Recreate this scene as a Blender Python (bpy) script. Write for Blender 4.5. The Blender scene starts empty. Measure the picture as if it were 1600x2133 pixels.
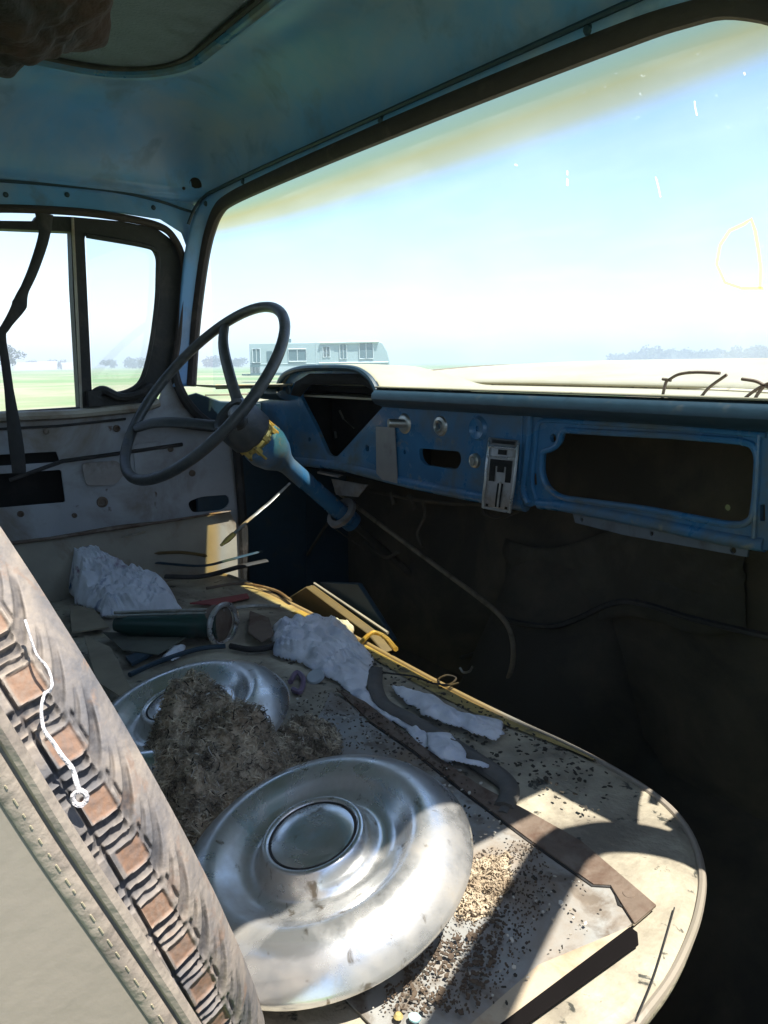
import bpy, bmesh, math, random
from mathutils import Vector, Matrix, noise
from mathutils.geometry import tessellate_polygon
random.seed(7)
D = bpy.data; SC = bpy.context.scene; COL = SC.collection
PI = math.pi
# ------------------------------------------------------------------ camera
F, PITCH, YAW, ROLL = 1600.0, math.radians(11), math.radians(36), math.radians(.7)
CAM = Vector((.9, 0, 1.42))
cam = D.objects.new('camera', D.cameras.new('camera')); COL.objects.link(cam); SC.camera = cam
cd = cam.data; cd.sensor_fit = 'VERTICAL'; cd.sensor_height = 36; cd.lens = 36*F/2133
cd.clip_start = .02; cd.clip_end = 6000
def basis():
    f0 = Vector((-math.cos(YAW), math.sin(YAW), 0)); r0 = Vector((math.sin(YAW), math.cos(YAW), 0)); up = Vector((0, 0, 1))
    f = f0*math.cos(PITCH)-up*math.sin(PITCH); u = up*math.cos(PITCH)+f0*math.sin(PITCH)
    c, s = math.cos(ROLL), math.sin(ROLL)
    return r0*c-u*s*-1*-1, u*c+r0*s, f
R_, U_, F_ = basis()
M = Matrix((R_, U_, -F_)).transposed().to_4x4(); M.translation = CAM; cam.matrix_world = M
# measured photo point -> point on a real plane of the place
def ray(u, v):
    a, b = (u-800)/F, (v-1066)/F
    return R_*a-U_*b+F_
def onx(u, v, x): r = ray(u, v); return CAM+r*((x-CAM.x)/r.x)
def ony(u, v, y): r = ray(u, v); return CAM+r*((y-CAM.y)/r.y)
def onz(u, v, z): r = ray(u, v); return CAM+r*((z-CAM.z)/r.z)
# ------------------------------------------------------------------ world and sun
SUNV = Vector((.40, .10, 1)).normalized()
el = math.asin(SUNV.z); az = math.atan2(SUNV.x, SUNV.y)
w = D.worlds.new('World'); SC.world = w; w.use_nodes = True
nt = w.node_tree; bg = nt.nodes['Background']
sky = nt.nodes.new('ShaderNodeTexSky'); sky.sky_type = 'NISHITA'; sky.sun_disc = False
sky.sun_elevation = el; sky.sun_rotation = az; sky.air_density = 1.0; sky.dust_density = .6; sky.ozone_density = 1.2
nt.links.new(sky.outputs[0], bg.inputs[0]); bg.inputs[1].default_value = .12
sl = D.lights.new('sun', 'SUN'); so = D.objects.new('sun', sl); COL.objects.link(so)
sl.energy = 5.0; sl.angle = math.radians(.5); sl.color = (1, .95, .86)
so.rotation_euler = SUNV.to_track_quat('Z', 'Y').to_euler(); so.location = (3, 0, 6)
SC.view_settings.view_transform = 'Standard'; SC.view_settings.look = 'None'
SC.view_settings.exposure = 1.2; SC.view_settings.gamma = 1
SC.render.engine = 'CYCLES'
SC.cycles.max_bounces = 10; SC.cycles.diffuse_bounces = 5; SC.cycles.transparent_max_bounces = 12
# ------------------------------------------------------------------ materials
def N(nt, t, **k):
    n = nt.nodes.new(t)
    for a, b in k.items():
        if a in n.inputs: n.inputs[a].default_value = b
        else: setattr(n, a, b)
    return n
def mat(name, col, rough=.6, metal=0, dirt=None, dscale=8, dthr=(.5, .65), bump=.15, bscale=60, coat=0, d2=None, d2scale=3, d2thr=(.55, .7), var=.15, dmetal=None, drough=.85, spec=.5):
    m = D.materials.new(name); m.use_nodes = True; nt = m.node_tree; L = nt.links
    p = nt.nodes['Principled BSDF']; tc = N(nt, 'ShaderNodeTexCoord')
    p.inputs['Roughness'].default_value = rough; p.inputs['Metallic'].default_value = metal
    p.inputs['Coat Weight'].default_value = coat; p.inputs['Specular IOR Level'].default_value = spec
    n0 = N(nt, 'ShaderNodeTexNoise', Scale=dscale*2.3, Detail=6.0); L.new(tc.outputs['Object'], n0.inputs['Vector'])
    hs = N(nt, 'ShaderNodeMapRange'); hs.inputs[3].default_value = 1-var*1.6; hs.inputs[4].default_value = 1+var*1.6
    L.new(n0.outputs[0], hs.inputs[0])
    mu = N(nt, 'ShaderNodeVectorMath', operation='SCALE'); mu.inputs[0].default_value = col[:3]; L.new(hs.outputs[0], mu.inputs['Scale'])
    out = mu.outputs[0]; fac_r = None
    for k, (dc, ds, th) in enumerate(((dirt, dscale, dthr), (d2, d2scale, d2thr))):
        if not dc: continue
        nn = N(nt, 'ShaderNodeTexNoise', Scale=ds, Detail=9.0, Roughness=.62, Distortion=.4)
        mp = N(nt, 'ShaderNodeMapping'); mp.inputs['Location'].default_value = (k*7.3+ds*.1, 3.1*k, 1.7); L.new(tc.outputs['Object'], mp.inputs[0]); L.new(mp.outputs[0], nn.inputs['Vector'])
        r = N(nt, 'ShaderNodeMapRange'); r.inputs[1].default_value = th[0]; r.inputs[2].default_value = th[1]; L.new(nn.outputs[0], r.inputs[0])
        mx = N(nt, 'ShaderNodeMix', data_type='RGBA'); L.new(r.outputs[0], mx.inputs[0]); L.new(out, mx.inputs[6]); mx.inputs[7].default_value = (*dc[:3], 1)
        out = mx.outputs[2]
        if fac_r is None: fac_r = r.outputs[0]
    L.new(out, p.inputs['Base Color'])
    if fac_r is not None:
        rr = N(nt, 'ShaderNodeMapRange'); rr.inputs[3].default_value = rough; rr.inputs[4].default_value = drough; L.new(fac_r, rr.inputs[0]); L.new(rr.outputs[0], p.inputs['Roughness'])
        if metal and dmetal is not None:
            rm = N(nt, 'ShaderNodeMapRange'); rm.inputs[3].default_value = metal; rm.inputs[4].default_value = dmetal; L.new(fac_r, rm.inputs[0]); L.new(rm.outputs[0], p.inputs['Metallic'])
    if bump:
        bn = N(nt, 'ShaderNodeTexNoise', Scale=bscale, Detail=5.0); L.new(tc.outputs['Object'], bn.inputs['Vector'])
        b = N(nt, 'ShaderNodeBump', Strength=bump, Distance=.004); L.new(bn.outputs[0], b.inputs['Height']); L.new(b.outputs[0], p.inputs['Normal'])
    return m
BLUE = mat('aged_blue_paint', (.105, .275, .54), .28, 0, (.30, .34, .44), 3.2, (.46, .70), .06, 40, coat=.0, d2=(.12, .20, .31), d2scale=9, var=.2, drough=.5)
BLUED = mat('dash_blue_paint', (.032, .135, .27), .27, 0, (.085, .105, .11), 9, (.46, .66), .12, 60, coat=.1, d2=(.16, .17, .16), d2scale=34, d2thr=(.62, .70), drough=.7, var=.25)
NAVY = mat('dull_navy_trim', (.012, .035, .055), .5, 0, (.05, .06, .06), 25, (.58, .75), .1, 80)
LINER = mat('grey_headliner_board', (.13, .165, .20), .9, 0, (.07, .09, .11), 10, (.5, .7), .8, 220)
DOORM = mat('faded_grey_blue_door_paint', (.37, .385, .41), .6, 0, (.22, .19, .16), 6, (.48, .66), .12, 50, d2=(.10, .06, .04), d2scale=22, d2thr=(.66, .72))
BEIGE = mat('dirty_beige_paint', (.36, .33, .27), .7, 0, (.2, .13, .08), 9, (.5, .7), .2, 50)
RUBBER = mat('old_black_rubber', (.020, .019, .018), .7, 0, (.06, .05, .045), 18, (.52, .7), .35, 120)
BROWNR = mat('brown_perished_seal', (.035, .025, .022), .75, 0, (.08, .06, .05), 25, (.55, .7), .3, 140)
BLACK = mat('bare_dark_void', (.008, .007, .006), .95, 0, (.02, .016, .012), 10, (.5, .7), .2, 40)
FLOORM = mat('dirty_dark_floor', (.045, .038, .027), .95, 0, (.10, .078, .05), 5, (.45, .7), .6, 30)
VINYL = mat('worn_tan_vinyl', (.42, .38, .285), .55, 0, (.19, .165, .125), 9, (.38, .60), .45, 130, d2=(.045, .045, .035), d2scale=42, d2thr=(.60, .645), drough=.7)
VINYLY = mat('sunlit_yellow_vinyl_edge', (.40, .31, .12), .6, 0, (.16, .14, .08), 30, (.52, .62), .4, 90)
PANELV = mat('smooth_tan_seat_vinyl', (.27, .235, .19), .42, 0, (.22, .195, .15), 4, (.45, .65), .12, 90, d2=(.36, .33, .28), d2scale=14, d2thr=(.68, .76))
WELT = mat('dusty_seat_welt', (.30, .25, .20), .8, 0, (.16, .13, .11), 30, (.5, .65), .3, 160)
THREAD = mat('pale_yellow_thread', (.36, .31, .21), .9, 0, bump=0)
RUST = mat('rusty_steel', (.155, .115, .085), .7, .1, (.10, .06, .04), 22, (.48, .64), .4, 120, d2=(.24, .20, .16), d2scale=12, d2thr=(.55, .68))
SHEET = mat('grey_galvanised_sheet', (.33, .33, .31), .5, .2, (.22, .17, .12), 9, (.44, .62), .2, 60, d2=(.16, .13, .10), d2scale=25, d2thr=(.52, .64), dmetal=0)
CHROME = mat('weathered_chrome', (.72, .73, .73), .22, .88, (.34, .29, .22), 8, (.44, .70), .12, 30, d2=(.25, .22, .18), d2scale=60, d2thr=(.60, .68), dmetal=.3, drough=.5)
STEEL = mat('dull_steel', (.45, .45, .42), .35, .9, (.22, .18, .12), 25, (.52, .68), .1, 90, dmetal=.1)
TYRE = mat('dusty_tyre_rubber', (.17, .165, .17), .85, 0, (.40, .34, .29), 26, (.40, .60), .3, 260, d2=(.33, .23, .18), d2scale=50, d2thr=(.60, .70))
MUD = mat('dried_brown_mud', (.33, .20, .13), .95, 0, (.20, .12, .08), 60, (.5, .7), .8, 200)
WHITE = mat('soiled_white_paper', (.90, .92, .96), .85, 0, (.60, .66, .80), 16, (.5, .75), .5, 150, d2=(.10, .17, .30), d2scale=9, d2thr=(.70, .76))
WHITEA = mat('stained_white_paper', (.88, .90, .95), .85, 0, (.07, .15, .33), 12, (.60, .70), .5, 150, d2=(.34, .22, .32), d2scale=14, d2thr=(.62, .70))
NEST = mat('matted_brown_fluff', (.50, .41, .29), 1, 0, (.27, .20, .13), 30, (.45, .65), 1, 200)
FIBRE = mat('dry_nest_fibre', (.62, .52, .37), .95, 0, (.14, .11, .075), 40, (.4, .6), 0)
CARD = mat('grey_brown_cardboard', (.27, .23, .16), .9, 0, (.17, .14, .10), 9, (.5, .7), .2, 90)
YELLOW = mat('mustard_board', (.12, .078, .022), .7, 0, (.08, .055, .022), 10, (.5, .7), .2, 60)
GREEN = mat('dark_green_casing', (.015, .05, .04), .35, .2, (.05, .06, .05), 20, (.5, .65), .1, 80)
CREAM = mat('cream_paint_and_sunlit_brow', (.36, .335, .24), .5, 0, (.30, .27, .17), 3, (.5, .75), .1, 30)
WHEELM = mat('cracked_grey_plastic', (.040, .044, .044), .42, 0, (.09, .085, .075), 30, (.5, .7), .25, 160)
PLATE = mat('scratched_aluminium', (.36, .34, .33), .45, .6, (.22, .19, .16), 18, (.5, .7), .1, 90)
RED = mat('faded_red_cloth', (.30, .07, .07), .8, 0, (.2, .08, .07), 20, (.5, .7), .2, 90)
ORANGE = mat('rust_brown_foam', (.035, .015, .009), .95, 0, (.010, .008, .007), 20, (.45, .6), 1, 90)
YELLOWMETAL = mat('yellow_metal_and_sun_glint', (.75, .55, .16), .35, .7, (.10, .07, .03), 60, (.5, .62), .2, 120, dmetal=.1)  # hook metal; on the hub and lever tip the yellow is painted sun glint
TWINE = mat('white_cotton_twine', (.75, .72, .74), .9, 0, (.45, .42, .42), 60, (.5, .7), .5, 400)
SCRAP = mat('pale_litter', (.52, .50, .44), .8, 0, (.3, .26, .2), 60, (.45, .6), .2, 200)
DARKBIT = mat('dark_litter', (.035, .03, .022), .9, 0, bump=0)
AQUA = mat('pale_aqua_plastic', (.35, .58, .58), .4, 0, bump=0)
for m_ in (WHITE, WHITEA):
    nt = m_.node_tree; pb_ = nt.nodes['Principled BSDF']; mo = [n for n in nt.nodes if n.type == 'OUTPUT_MATERIAL'][0]; tl = N(nt, 'ShaderNodeBsdfTranslucent'); nt.links.new(pb_.inputs['Base Color'].links[0].from_socket, tl.inputs[0])
    mx = N(nt, 'ShaderNodeMixShader'); mx.inputs[0].default_value = .35; nt.links.new(pb_.outputs[0], mx.inputs[1]); nt.links.new(tl.outputs[0], mx.inputs[2]); nt.links.new(mx.outputs[0], mo.inputs[0])
# ------------------------------------------------------------------ mesh helpers
class MB:
    def __init__(s): s.v = []; s.f = []; s.m = []
    def add(s, vs, fs, mi=0):
        o = len(s.v); s.v += [Vector(v) for v in vs]; s.f += [tuple(i+o for i in f) for f in fs]; s.m += [mi]*len(fs); return s
    def box(s, c, size, rot=None, mi=0):
        c = Vector(c); hx, hy, hz = [k/2 for k in size]; Rm = rot or Matrix.Identity(3)
        vs = [c+Rm@Vector((x*hx, y*hy, z*hz)) for x in (-1, 1) for y in (-1, 1) for z in (-1, 1)]
        return s.add(vs, [(0, 1, 3, 2), (4, 6, 7, 5), (0, 4, 5, 1), (2, 3, 7, 6), (0, 2, 6, 4), (1, 5, 7, 3)], mi)
    def tube(s, path, r, n=8, closed=False, flat=1, caps=True, up=None, mi=0):
        P = [Vector(p) for p in path]; k = len(P); rs = r if hasattr(r, '__len__') else [r]*k
        vs = []; nrm = None
        for i, p in enumerate(P):
            a = P[(i-1) % k] if (closed or i) else p; b = P[(i+1) % k] if (closed or i < k-1) else p
            t = (b-a).normalized()
            if nrm is None: nrm = (up or (Vector((0, 0, 1)) if abs(t.z) < .9 else Vector((0, 1, 0)))).copy()
            if up: nrm = up.copy()
            nrm = (nrm-t*nrm.dot(t)).normalized(); bi = t.cross(nrm)
            for j in range(n):
                an = 2*PI*j/n; vs.append(p+(nrm*math.cos(an)*flat+bi*math.sin(an))*rs[i])
        fs = []
        for i in range(k if closed else k-1):
            for j in range(n):
                fs.append((i*n+j, i*n+(j+1) % n, ((i+1) % k)*n+(j+1) % n, ((i+1) % k)*n+j))
        if not closed and caps: fs += [tuple(range(n))[::-1], tuple((k-1)*n+j for j in range(n))]
        return s.add(vs, fs, mi)
    def lathe(s, prof, c, ax, n=48, x0=None, mi=0, closed=False):
        ax = Vector(ax).normalized(); e1 = (x0 or ax.orthogonal()).copy(); e1 = (e1-ax*e1.dot(ax)).normalized(); e2 = ax.cross(e1); c = Vector(c)
        vs = [c+ax*h+(e1*math.cos(2*PI*j/n)+e2*math.sin(2*PI*j/n))*r for (r, h) in prof for j in range(n)]
        K = len(prof); fs = [(i*n+j, i*n+(j+1) % n, ((i+1) % K)*n+(j+1) % n, ((i+1) % K)*n+j) for i in range(K if closed else K-1) for j in range(n)]
        return s.add(vs, fs, mi)
    def grid(s, rows, closed=False, mi=0):
        a, b = len(rows), len(rows[0]); vs = [p for r in rows for p in r]
        fs = [(i*b+j, i*b+(j+1) % b, (i+1)*b+(j+1) % b, (i+1)*b+j) for i in range(a-1) for j in range(b if closed else b-1)]
        return s.add(vs, fs, mi)
    def plate(s, loops, nvec, mi=0):
        """loops: 3-D loops in one plane (first outer, rest holes), extruded by nvec"""
        nvec = Vector(nvec); loops = [[Vector(p) for p in l] for l in loops]
        tri = tessellate_polygon(loops); flat = [p for l in loops for p in l]; n = len(flat)
        fs = [tuple(t) for t in tri]+[tuple(i+n for i in t)[::-1] for t in tri]; o = 0
        for l in loops:
            k = len(l); fs += [(o+i, o+(i+1) % k, o+(i+1) % k+n, o+i+n) for i in range(k)]; o += k
        return s.add(flat+[p+nvec for p in flat], fs, mi)
def obj(name, mb, m, parent=None, smooth=True, bevel=0, solid=0, sub=0, weld=False, autos=40, origin=None):
    me = D.meshes.new(name)
    off = Vector((0, 0, 0))
    if parent is not None:
        q = parent
        while q is not None: off += q.location; q = q.parent
    org = Vector(origin) if origin is not None else (Vector((0, 0, 0)))
    if parent is None and origin is None:
        xs = [v.x for v in mb.v]; ys = [v.y for v in mb.v]; zs = [v.z for v in mb.v]
        org = Vector(((min(xs)+max(xs))/2, (min(ys)+max(ys))/2, min(zs)))
    base = org if parent is None else off
    me.from_pydata([v-base for v in mb.v], [], mb.f); me.validate(); 
    ms = m if isinstance(m, (list, tuple)) else [m]
    for x in ms: me.materials.append(x)
    if len(me.polygons) == len(mb.m): me.polygons.foreach_set('material_index', mb.m)
    bm = bmesh.new(); bm.from_mesh(me)
    if weld: bmesh.ops.remove_doubles(bm, verts=bm.verts, dist=1e-5)
    bmesh.ops.recalc_face_normals(bm, faces=bm.faces); bm.to_mesh(me); bm.free()
    if smooth:
        me.polygons.foreach_set('use_smooth', [True]*len(me.polygons))
        me.set_sharp_from_angle(angle=math.radians(autos))
    o = D.objects.new(name, me); COL.objects.link(o)
    if parent is not None: o.parent = parent
    else: o.location = org
    if solid: q = o.modifiers.new('s', 'SOLIDIFY'); q.thickness = solid; q.offset = 0
    if bevel: q = o.modifiers.new('b', 'BEVEL'); q.width = bevel; q.segments = 2; q.limit_method = 'ANGLE'; q.angle_limit = math.radians(40); q.harden_normals = False
    if sub: q = o.modifiers.new('u', 'SUBSURF'); q.levels = sub; q.render_levels = sub
    return o
def tag(o, label=None, cat=None, group=None, kind=None):
    for k, v in (('label', label), ('category', cat), ('group', group), ('kind', kind)):
        if v: o[k] = v
    return o
def thing(name, loc, label, cat, group=None):
    e = D.objects.new(name, None); COL.objects.link(e); e.location = loc; e.empty_display_size = .1
    return tag(e, label, cat, group)
def catmull(pts, n=6, closed=False):
    P = [Vector(p) for p in pts]; k = len(P); out = []
    for i in range(k if closed else k-1):
        p0 = P[(i-1) % k] if closed or i else P[0]*2-P[1]; p1 = P[i]; p2 = P[(i+1) % k]; p3 = P[(i+2) % k] if closed or i < k-2 else P[-1]*2-P[-2]
        for j in range(n):
            t = j/n; out.append(.5*((2*p1)+(-p0+p2)*t+(2*p0-5*p1+4*p2-p3)*t*t+(-p0+3*p1-3*p2+p3)*t**3))
    if not closed: out.append(P[-1])
    return out
def ring(c, ax, r, n=32, x0=None):
    ax = Vector(ax).normalized(); e1 = ax.orthogonal().normalized(); e2 = ax.cross(e1)
    return [Vector(c)+(e1*math.cos(2*PI*i/n)+e2*math.sin(2*PI*i/n))*r for i in range(n)]
def roundpoly(pts, r=.01, n=4):
    P = [Vector(p) for p in pts]; out = []; k = len(P)
    for i in range(k):
        a, b, c = P[i-1], P[i], P[(i+1) % k]; ra = min(r, (a-b).length*.45, (c-b).length*.45)
        p = b+(a-b).normalized()*ra; q = b+(c-b).normalized()*ra
        for j in range(n+1):
            t = j/n; out.append(p*(1-t)**2+b*2*t*(1-t)+q*t*t)
    return out
def inpoly(x, y, P):
    c = False; j = len(P)-1
    for i in range(len(P)):
        if (P[i][1] > y) != (P[j][1] > y) and x < (P[j][0]-P[i][0])*(y-P[i][1])/(P[j][1]-P[i][1])+P[i][0]: c = not c
        j = i
    return c
def edist(x, y, P):
    d = 9
    for i in range(len(P)):
        ax, ay = P[i-1][0], P[i-1][1]; bx, by = P[i][0], P[i][1]; dx, dy = bx-ax, by-ay
        t = max(0, min(1, ((x-ax)*dx+(y-ay)*dy)/(dx*dx+dy*dy+1e-12))); d = min(d, math.hypot(x-ax-dx*t, y-ay-dy*t))
    return d
exec_parts = []
# ================================================================== SETTING
def ground():
    mb = MB(); rows = []
    R = [0, 1.5, 3, 6, 12, 25, 50, 100, 200, 400, 800, 1600, 3000]; n = 64
    for r in R: rows.append([Vector((r*math.cos(2*PI*j/n), r*math.sin(2*PI*j/n), 0)) for j in range(n)])
    mb.grid(rows, closed=True)
    m = mat('field_grass_and_straw', (.12, .22, .075), .95, 0, (.34, .31, .22), .035, (.48, .62), .3, 3, d2=(.20, .22, .11), d2scale=.5, d2thr=(.45, .7), var=.2)
    o = obj('ground', mb, m, weld=True, origin=(0, 0, 0)); tag(o, 'flat green and straw coloured field running out to the horizon', 'ground', kind='structure')
ground()
# ================================================================== TRUCK
truck = thing('pickup_truck', (0, 0, 0), 'stripped old blue pickup truck cab seen from its passenger doorway', 'pickup truck')
XL, XR = -.70, .665
# ---- roof cove: from the seam above doors and windscreen up to the headliner border
def rrect(x0, x1, y0, y1, r, z, n=14, m=16):
    out = []
    for (cx, cy, a0, ax, ay, bx, by) in ((x1-r, y1-r, 0, x1, y0+r, x1, y1-r), (x0+r, y1-r, PI/2, x1-r, y1, x0+r, y1), (x0+r, y0+r, PI, x0, y1-r, x0, y0+r), (x1-r, y0+r, 1.5*PI, x0+r, y0, x1-r, y0)):
        for i in range(m): t = i/m; out.append(Vector((ax+(bx-ax)*t, ay+(by-ay)*t, z)))
        for i in range(n): a = a0+PI/2*i/n; out.append(Vector((cx+r*math.cos(a), cy+r*math.sin(a), z)))
    return out
SEAM = rrect(-.678, .655, -.55, .702, .085, 1.758)
LIN = rrect(-.525, .50, -.40, .565, .16, 1.905)
from mathutils.bvhtree import BVHTree
mb = MB(); rows = []
for i in range(15):
    a = PI/2*i/14; h = 1-math.cos(a); h = h*.8+.2*(i/14)**1.5; vz = math.sin(a)
    rows.append([p.lerp(q, h)*1+Vector((0, 0, 1.758+(1.905-1.758)*vz-(p.lerp(q, h)).z)) for p, q in zip(SEAM, LIN)])
mb.grid(rows, closed=True); roof_bvh = BVHTree.FromPolygons(mb.v, mb.f); o = obj('roof', mb, BLUE, truck, solid=.004)
mb = MB(); mb.tube([p+Vector((0, 0, .001)) for p in LIN], .009, 8, closed=True, flat=.7)
obj('headliner_rim', mb, BLUED, truck)
mb = MB(); LI2 = rrect(-.52, .495, -.395, .56, .155, 1.912); cx = sum((p for p in LI2), Vector())/len(LI2); rows = []
for i in range(12):
    t = i/11; rows.append([Vector((p.x*(1-t)+cx.x*t, p.y*(1-t)+cx.y*t, 1.912+.018*math.sin(t*PI/2)+.003*noise.noise(Vector((p.x*6, p.y*6, t*5))))) for p in LI2])
mb.grid(rows, closed=True); obj('headliner', mb, LINER, truck, solid=.003)
mb = MB(); mb.tube([p+Vector((0, 0, .004)) for p in rrect(-.512, .487, -.387, .552, .15, 1.905)], .0045, 6, closed=True)
obj('headliner_cord', mb, RUBBER, truck)
mb = MB(); sc0 = Vector((-.01, .08, 0))
mb.grid([SEAM, [Vector((sc0.x+(p.x-sc0.x)*1.075, sc0.y+(p.y-sc0.y)*1.058, 1.748)) for p in SEAM]], closed=True); obj('roof_flange', mb, BLUE, truck, solid=.003)
# outer skin so that the cab is closed above
mb = MB(); rows = []
OUT = rrect(-.735, .70, -.62, .738, .10, 1.75)
for i in range(8):
    a = PI/2*i/7; rows.append([Vector((p.x*(1-(1-math.cos(a))*.45)+.0, p.y*(1-(1-math.cos(a))*.45), 1.765+.20*math.sin(a))) for p in OUT])
mb.grid(rows, closed=True); k = len(mb.v)-len(OUT); mb.f.append(tuple(range(k, k+len(OUT)))); mb.m.append(0)
obj('roof_skin', mb, CREAM, truck, solid=.003)
# ---- windscreen opening
GL = [(-.700, .655, 1.375), (-.703, .662, 1.42), (-.700, .672, 1.50), (-.695, .685, 1.58), (-.685, .697, 1.65), (-.668, .705, 1.695), (-.630, .706, 1.725), (-.57, .705, 1.738), (-.40, .703, 1.742), (-.10, .701, 1.743), (.15, .702, 1.743), (.35, .705, 1.742), (.42, .712, 1.742), (.47, .722, 1.736), (.53, .73, 1.70), (.575, .73, 1.62), (.60, .72, 1.50), (.61, .71, 1.375)]
GP = catmull(GL, 5)
SE = []
for p in GP:
    if p.z > 1.70 and abs(p.x) < .66: q = Vector((p.x*1.0, .702-.012, 1.762))
    else: q = p.copy()
    SE.append(q)
# seam line of the header strip and pillars
SL = [(-.700, .612, 1.375), (-.700, .622, 1.42), (-.700, .632, 1.50), (-.698, .642, 1.58), (-.692, .655, 1.66), (-.684, .672, 1.715), (-.660, .688, 1.752), (-.59, .697, 1.762), (-.40, .697, 1.764), (-.10, .697, 1.764), (.15, .697, 1.764), (.35, .697, 1.764), (.44, .698, 1.764), (.52, .698, 1.763), (.60, .69, 1.755), (.645, .66, 1.70), (.655, .64, 1.55), (.66, .63, 1.375)]
SP = catmull(SL, 5)
mb = MB(); rows = []
for j in range(6):
    t = j/5; rows.append([a.lerp(b, t)+Vector((0, -.006*math.sin(t*PI), 0)) for a, b in zip(SP, GP)])
mb.grid(rows); obj('windscreen_header', mb, BLUE, truck, solid=.006)
mb = MB(); mb.tube([p+Vector((0, -.007, 0)) for p in SP[24:72]], .0035, 6, up=Vector((0, 1, 0)))
for i in (30, 38, 46, 54, 61): mb.lathe([(0, -.004), (.004, -.004), (.006, 0)], SP[i].lerp(GP[i], .35)+Vector((0, -.007, 0)), (0, 1, 0), 10)
obj('header_seam', mb, NAVY, truck)
mb = MB(); mb.tube([p+Vector((0, -.003, .001)) for p in GP], .0145, 10, flat=.8)
obj('windscreen_seal', mb, BROWNR, truck)
# gap filler between seam strip and cove (door-side rail)
mb = MB(); rail_t = [(-.678, y, 1.757) for y in (.62, .5, .3, .1, -.2, -.5)]; rail_b = [(-.694, y, 1.722) for y in (.62, .5, .3, .1, -.2, -.5)]
rail_t = [(-.690, .655, 1.74)]+rail_t; rail_b = [(-.700, .640, 1.69)]+rail_b
mb = MB(); mb.plate([[onx(u, v, -.704) for u, v in [(-420, 335), (0, 358), (200, 380), (320, 404), (390, 420), (432, 440), (430, 480), (420, 540), (408, 620), (396, 700), (393, 775), (379, 768), (389, 700), (397, 600), (396, 530), (379, 484), (335, 456), (250, 443), (150, 433), (0, 427), (-420, 442)]]], (-.006, 0, 0)); obj('roof_rail', mb, BLUE, truck, bevel=.002)
mb = MB()
for u, v in ((320, 432), (140, 405), (12, 405)): mb.lathe([(0, .003), (.003, .0025), (.005, 0)], onx(u, v, -.703), (1, 0, 0), 10)
mb.tube(catmull([onx(u, v, -.690) for u, v in [(-400, 352), (0, 376), (150, 388), (250, 400), (330, 418), (390, 438), (425, 446)]]), .0028, 6); obj('rail_screws', mb, NAVY, truck)
for (u, v, rr_) in ((408, 384, .0125), (383, 392, .003)):
    hit = roof_bvh.ray_cast(CAM, ray(u, v).normalized())
    if hit[0] is not None:
        nn_ = hit[1] if hit[1].dot(ray(u, v)) < 0 else -hit[1]
        obj('lamp_wire_hole', MB().lathe([(0, .0026), (rr_*.9, .0026), (rr_, .0031), (rr_*1.1, .0022)], hit[0], nn_, 20), BLACK, truck)
mb = MB(); mb.tube([(.70, y, 1.742) for y in (.60, .3, 0, -.3, -.6)], .030, 10, flat=.9); obj('door_gutter', mb, BLUE, truck)
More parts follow.
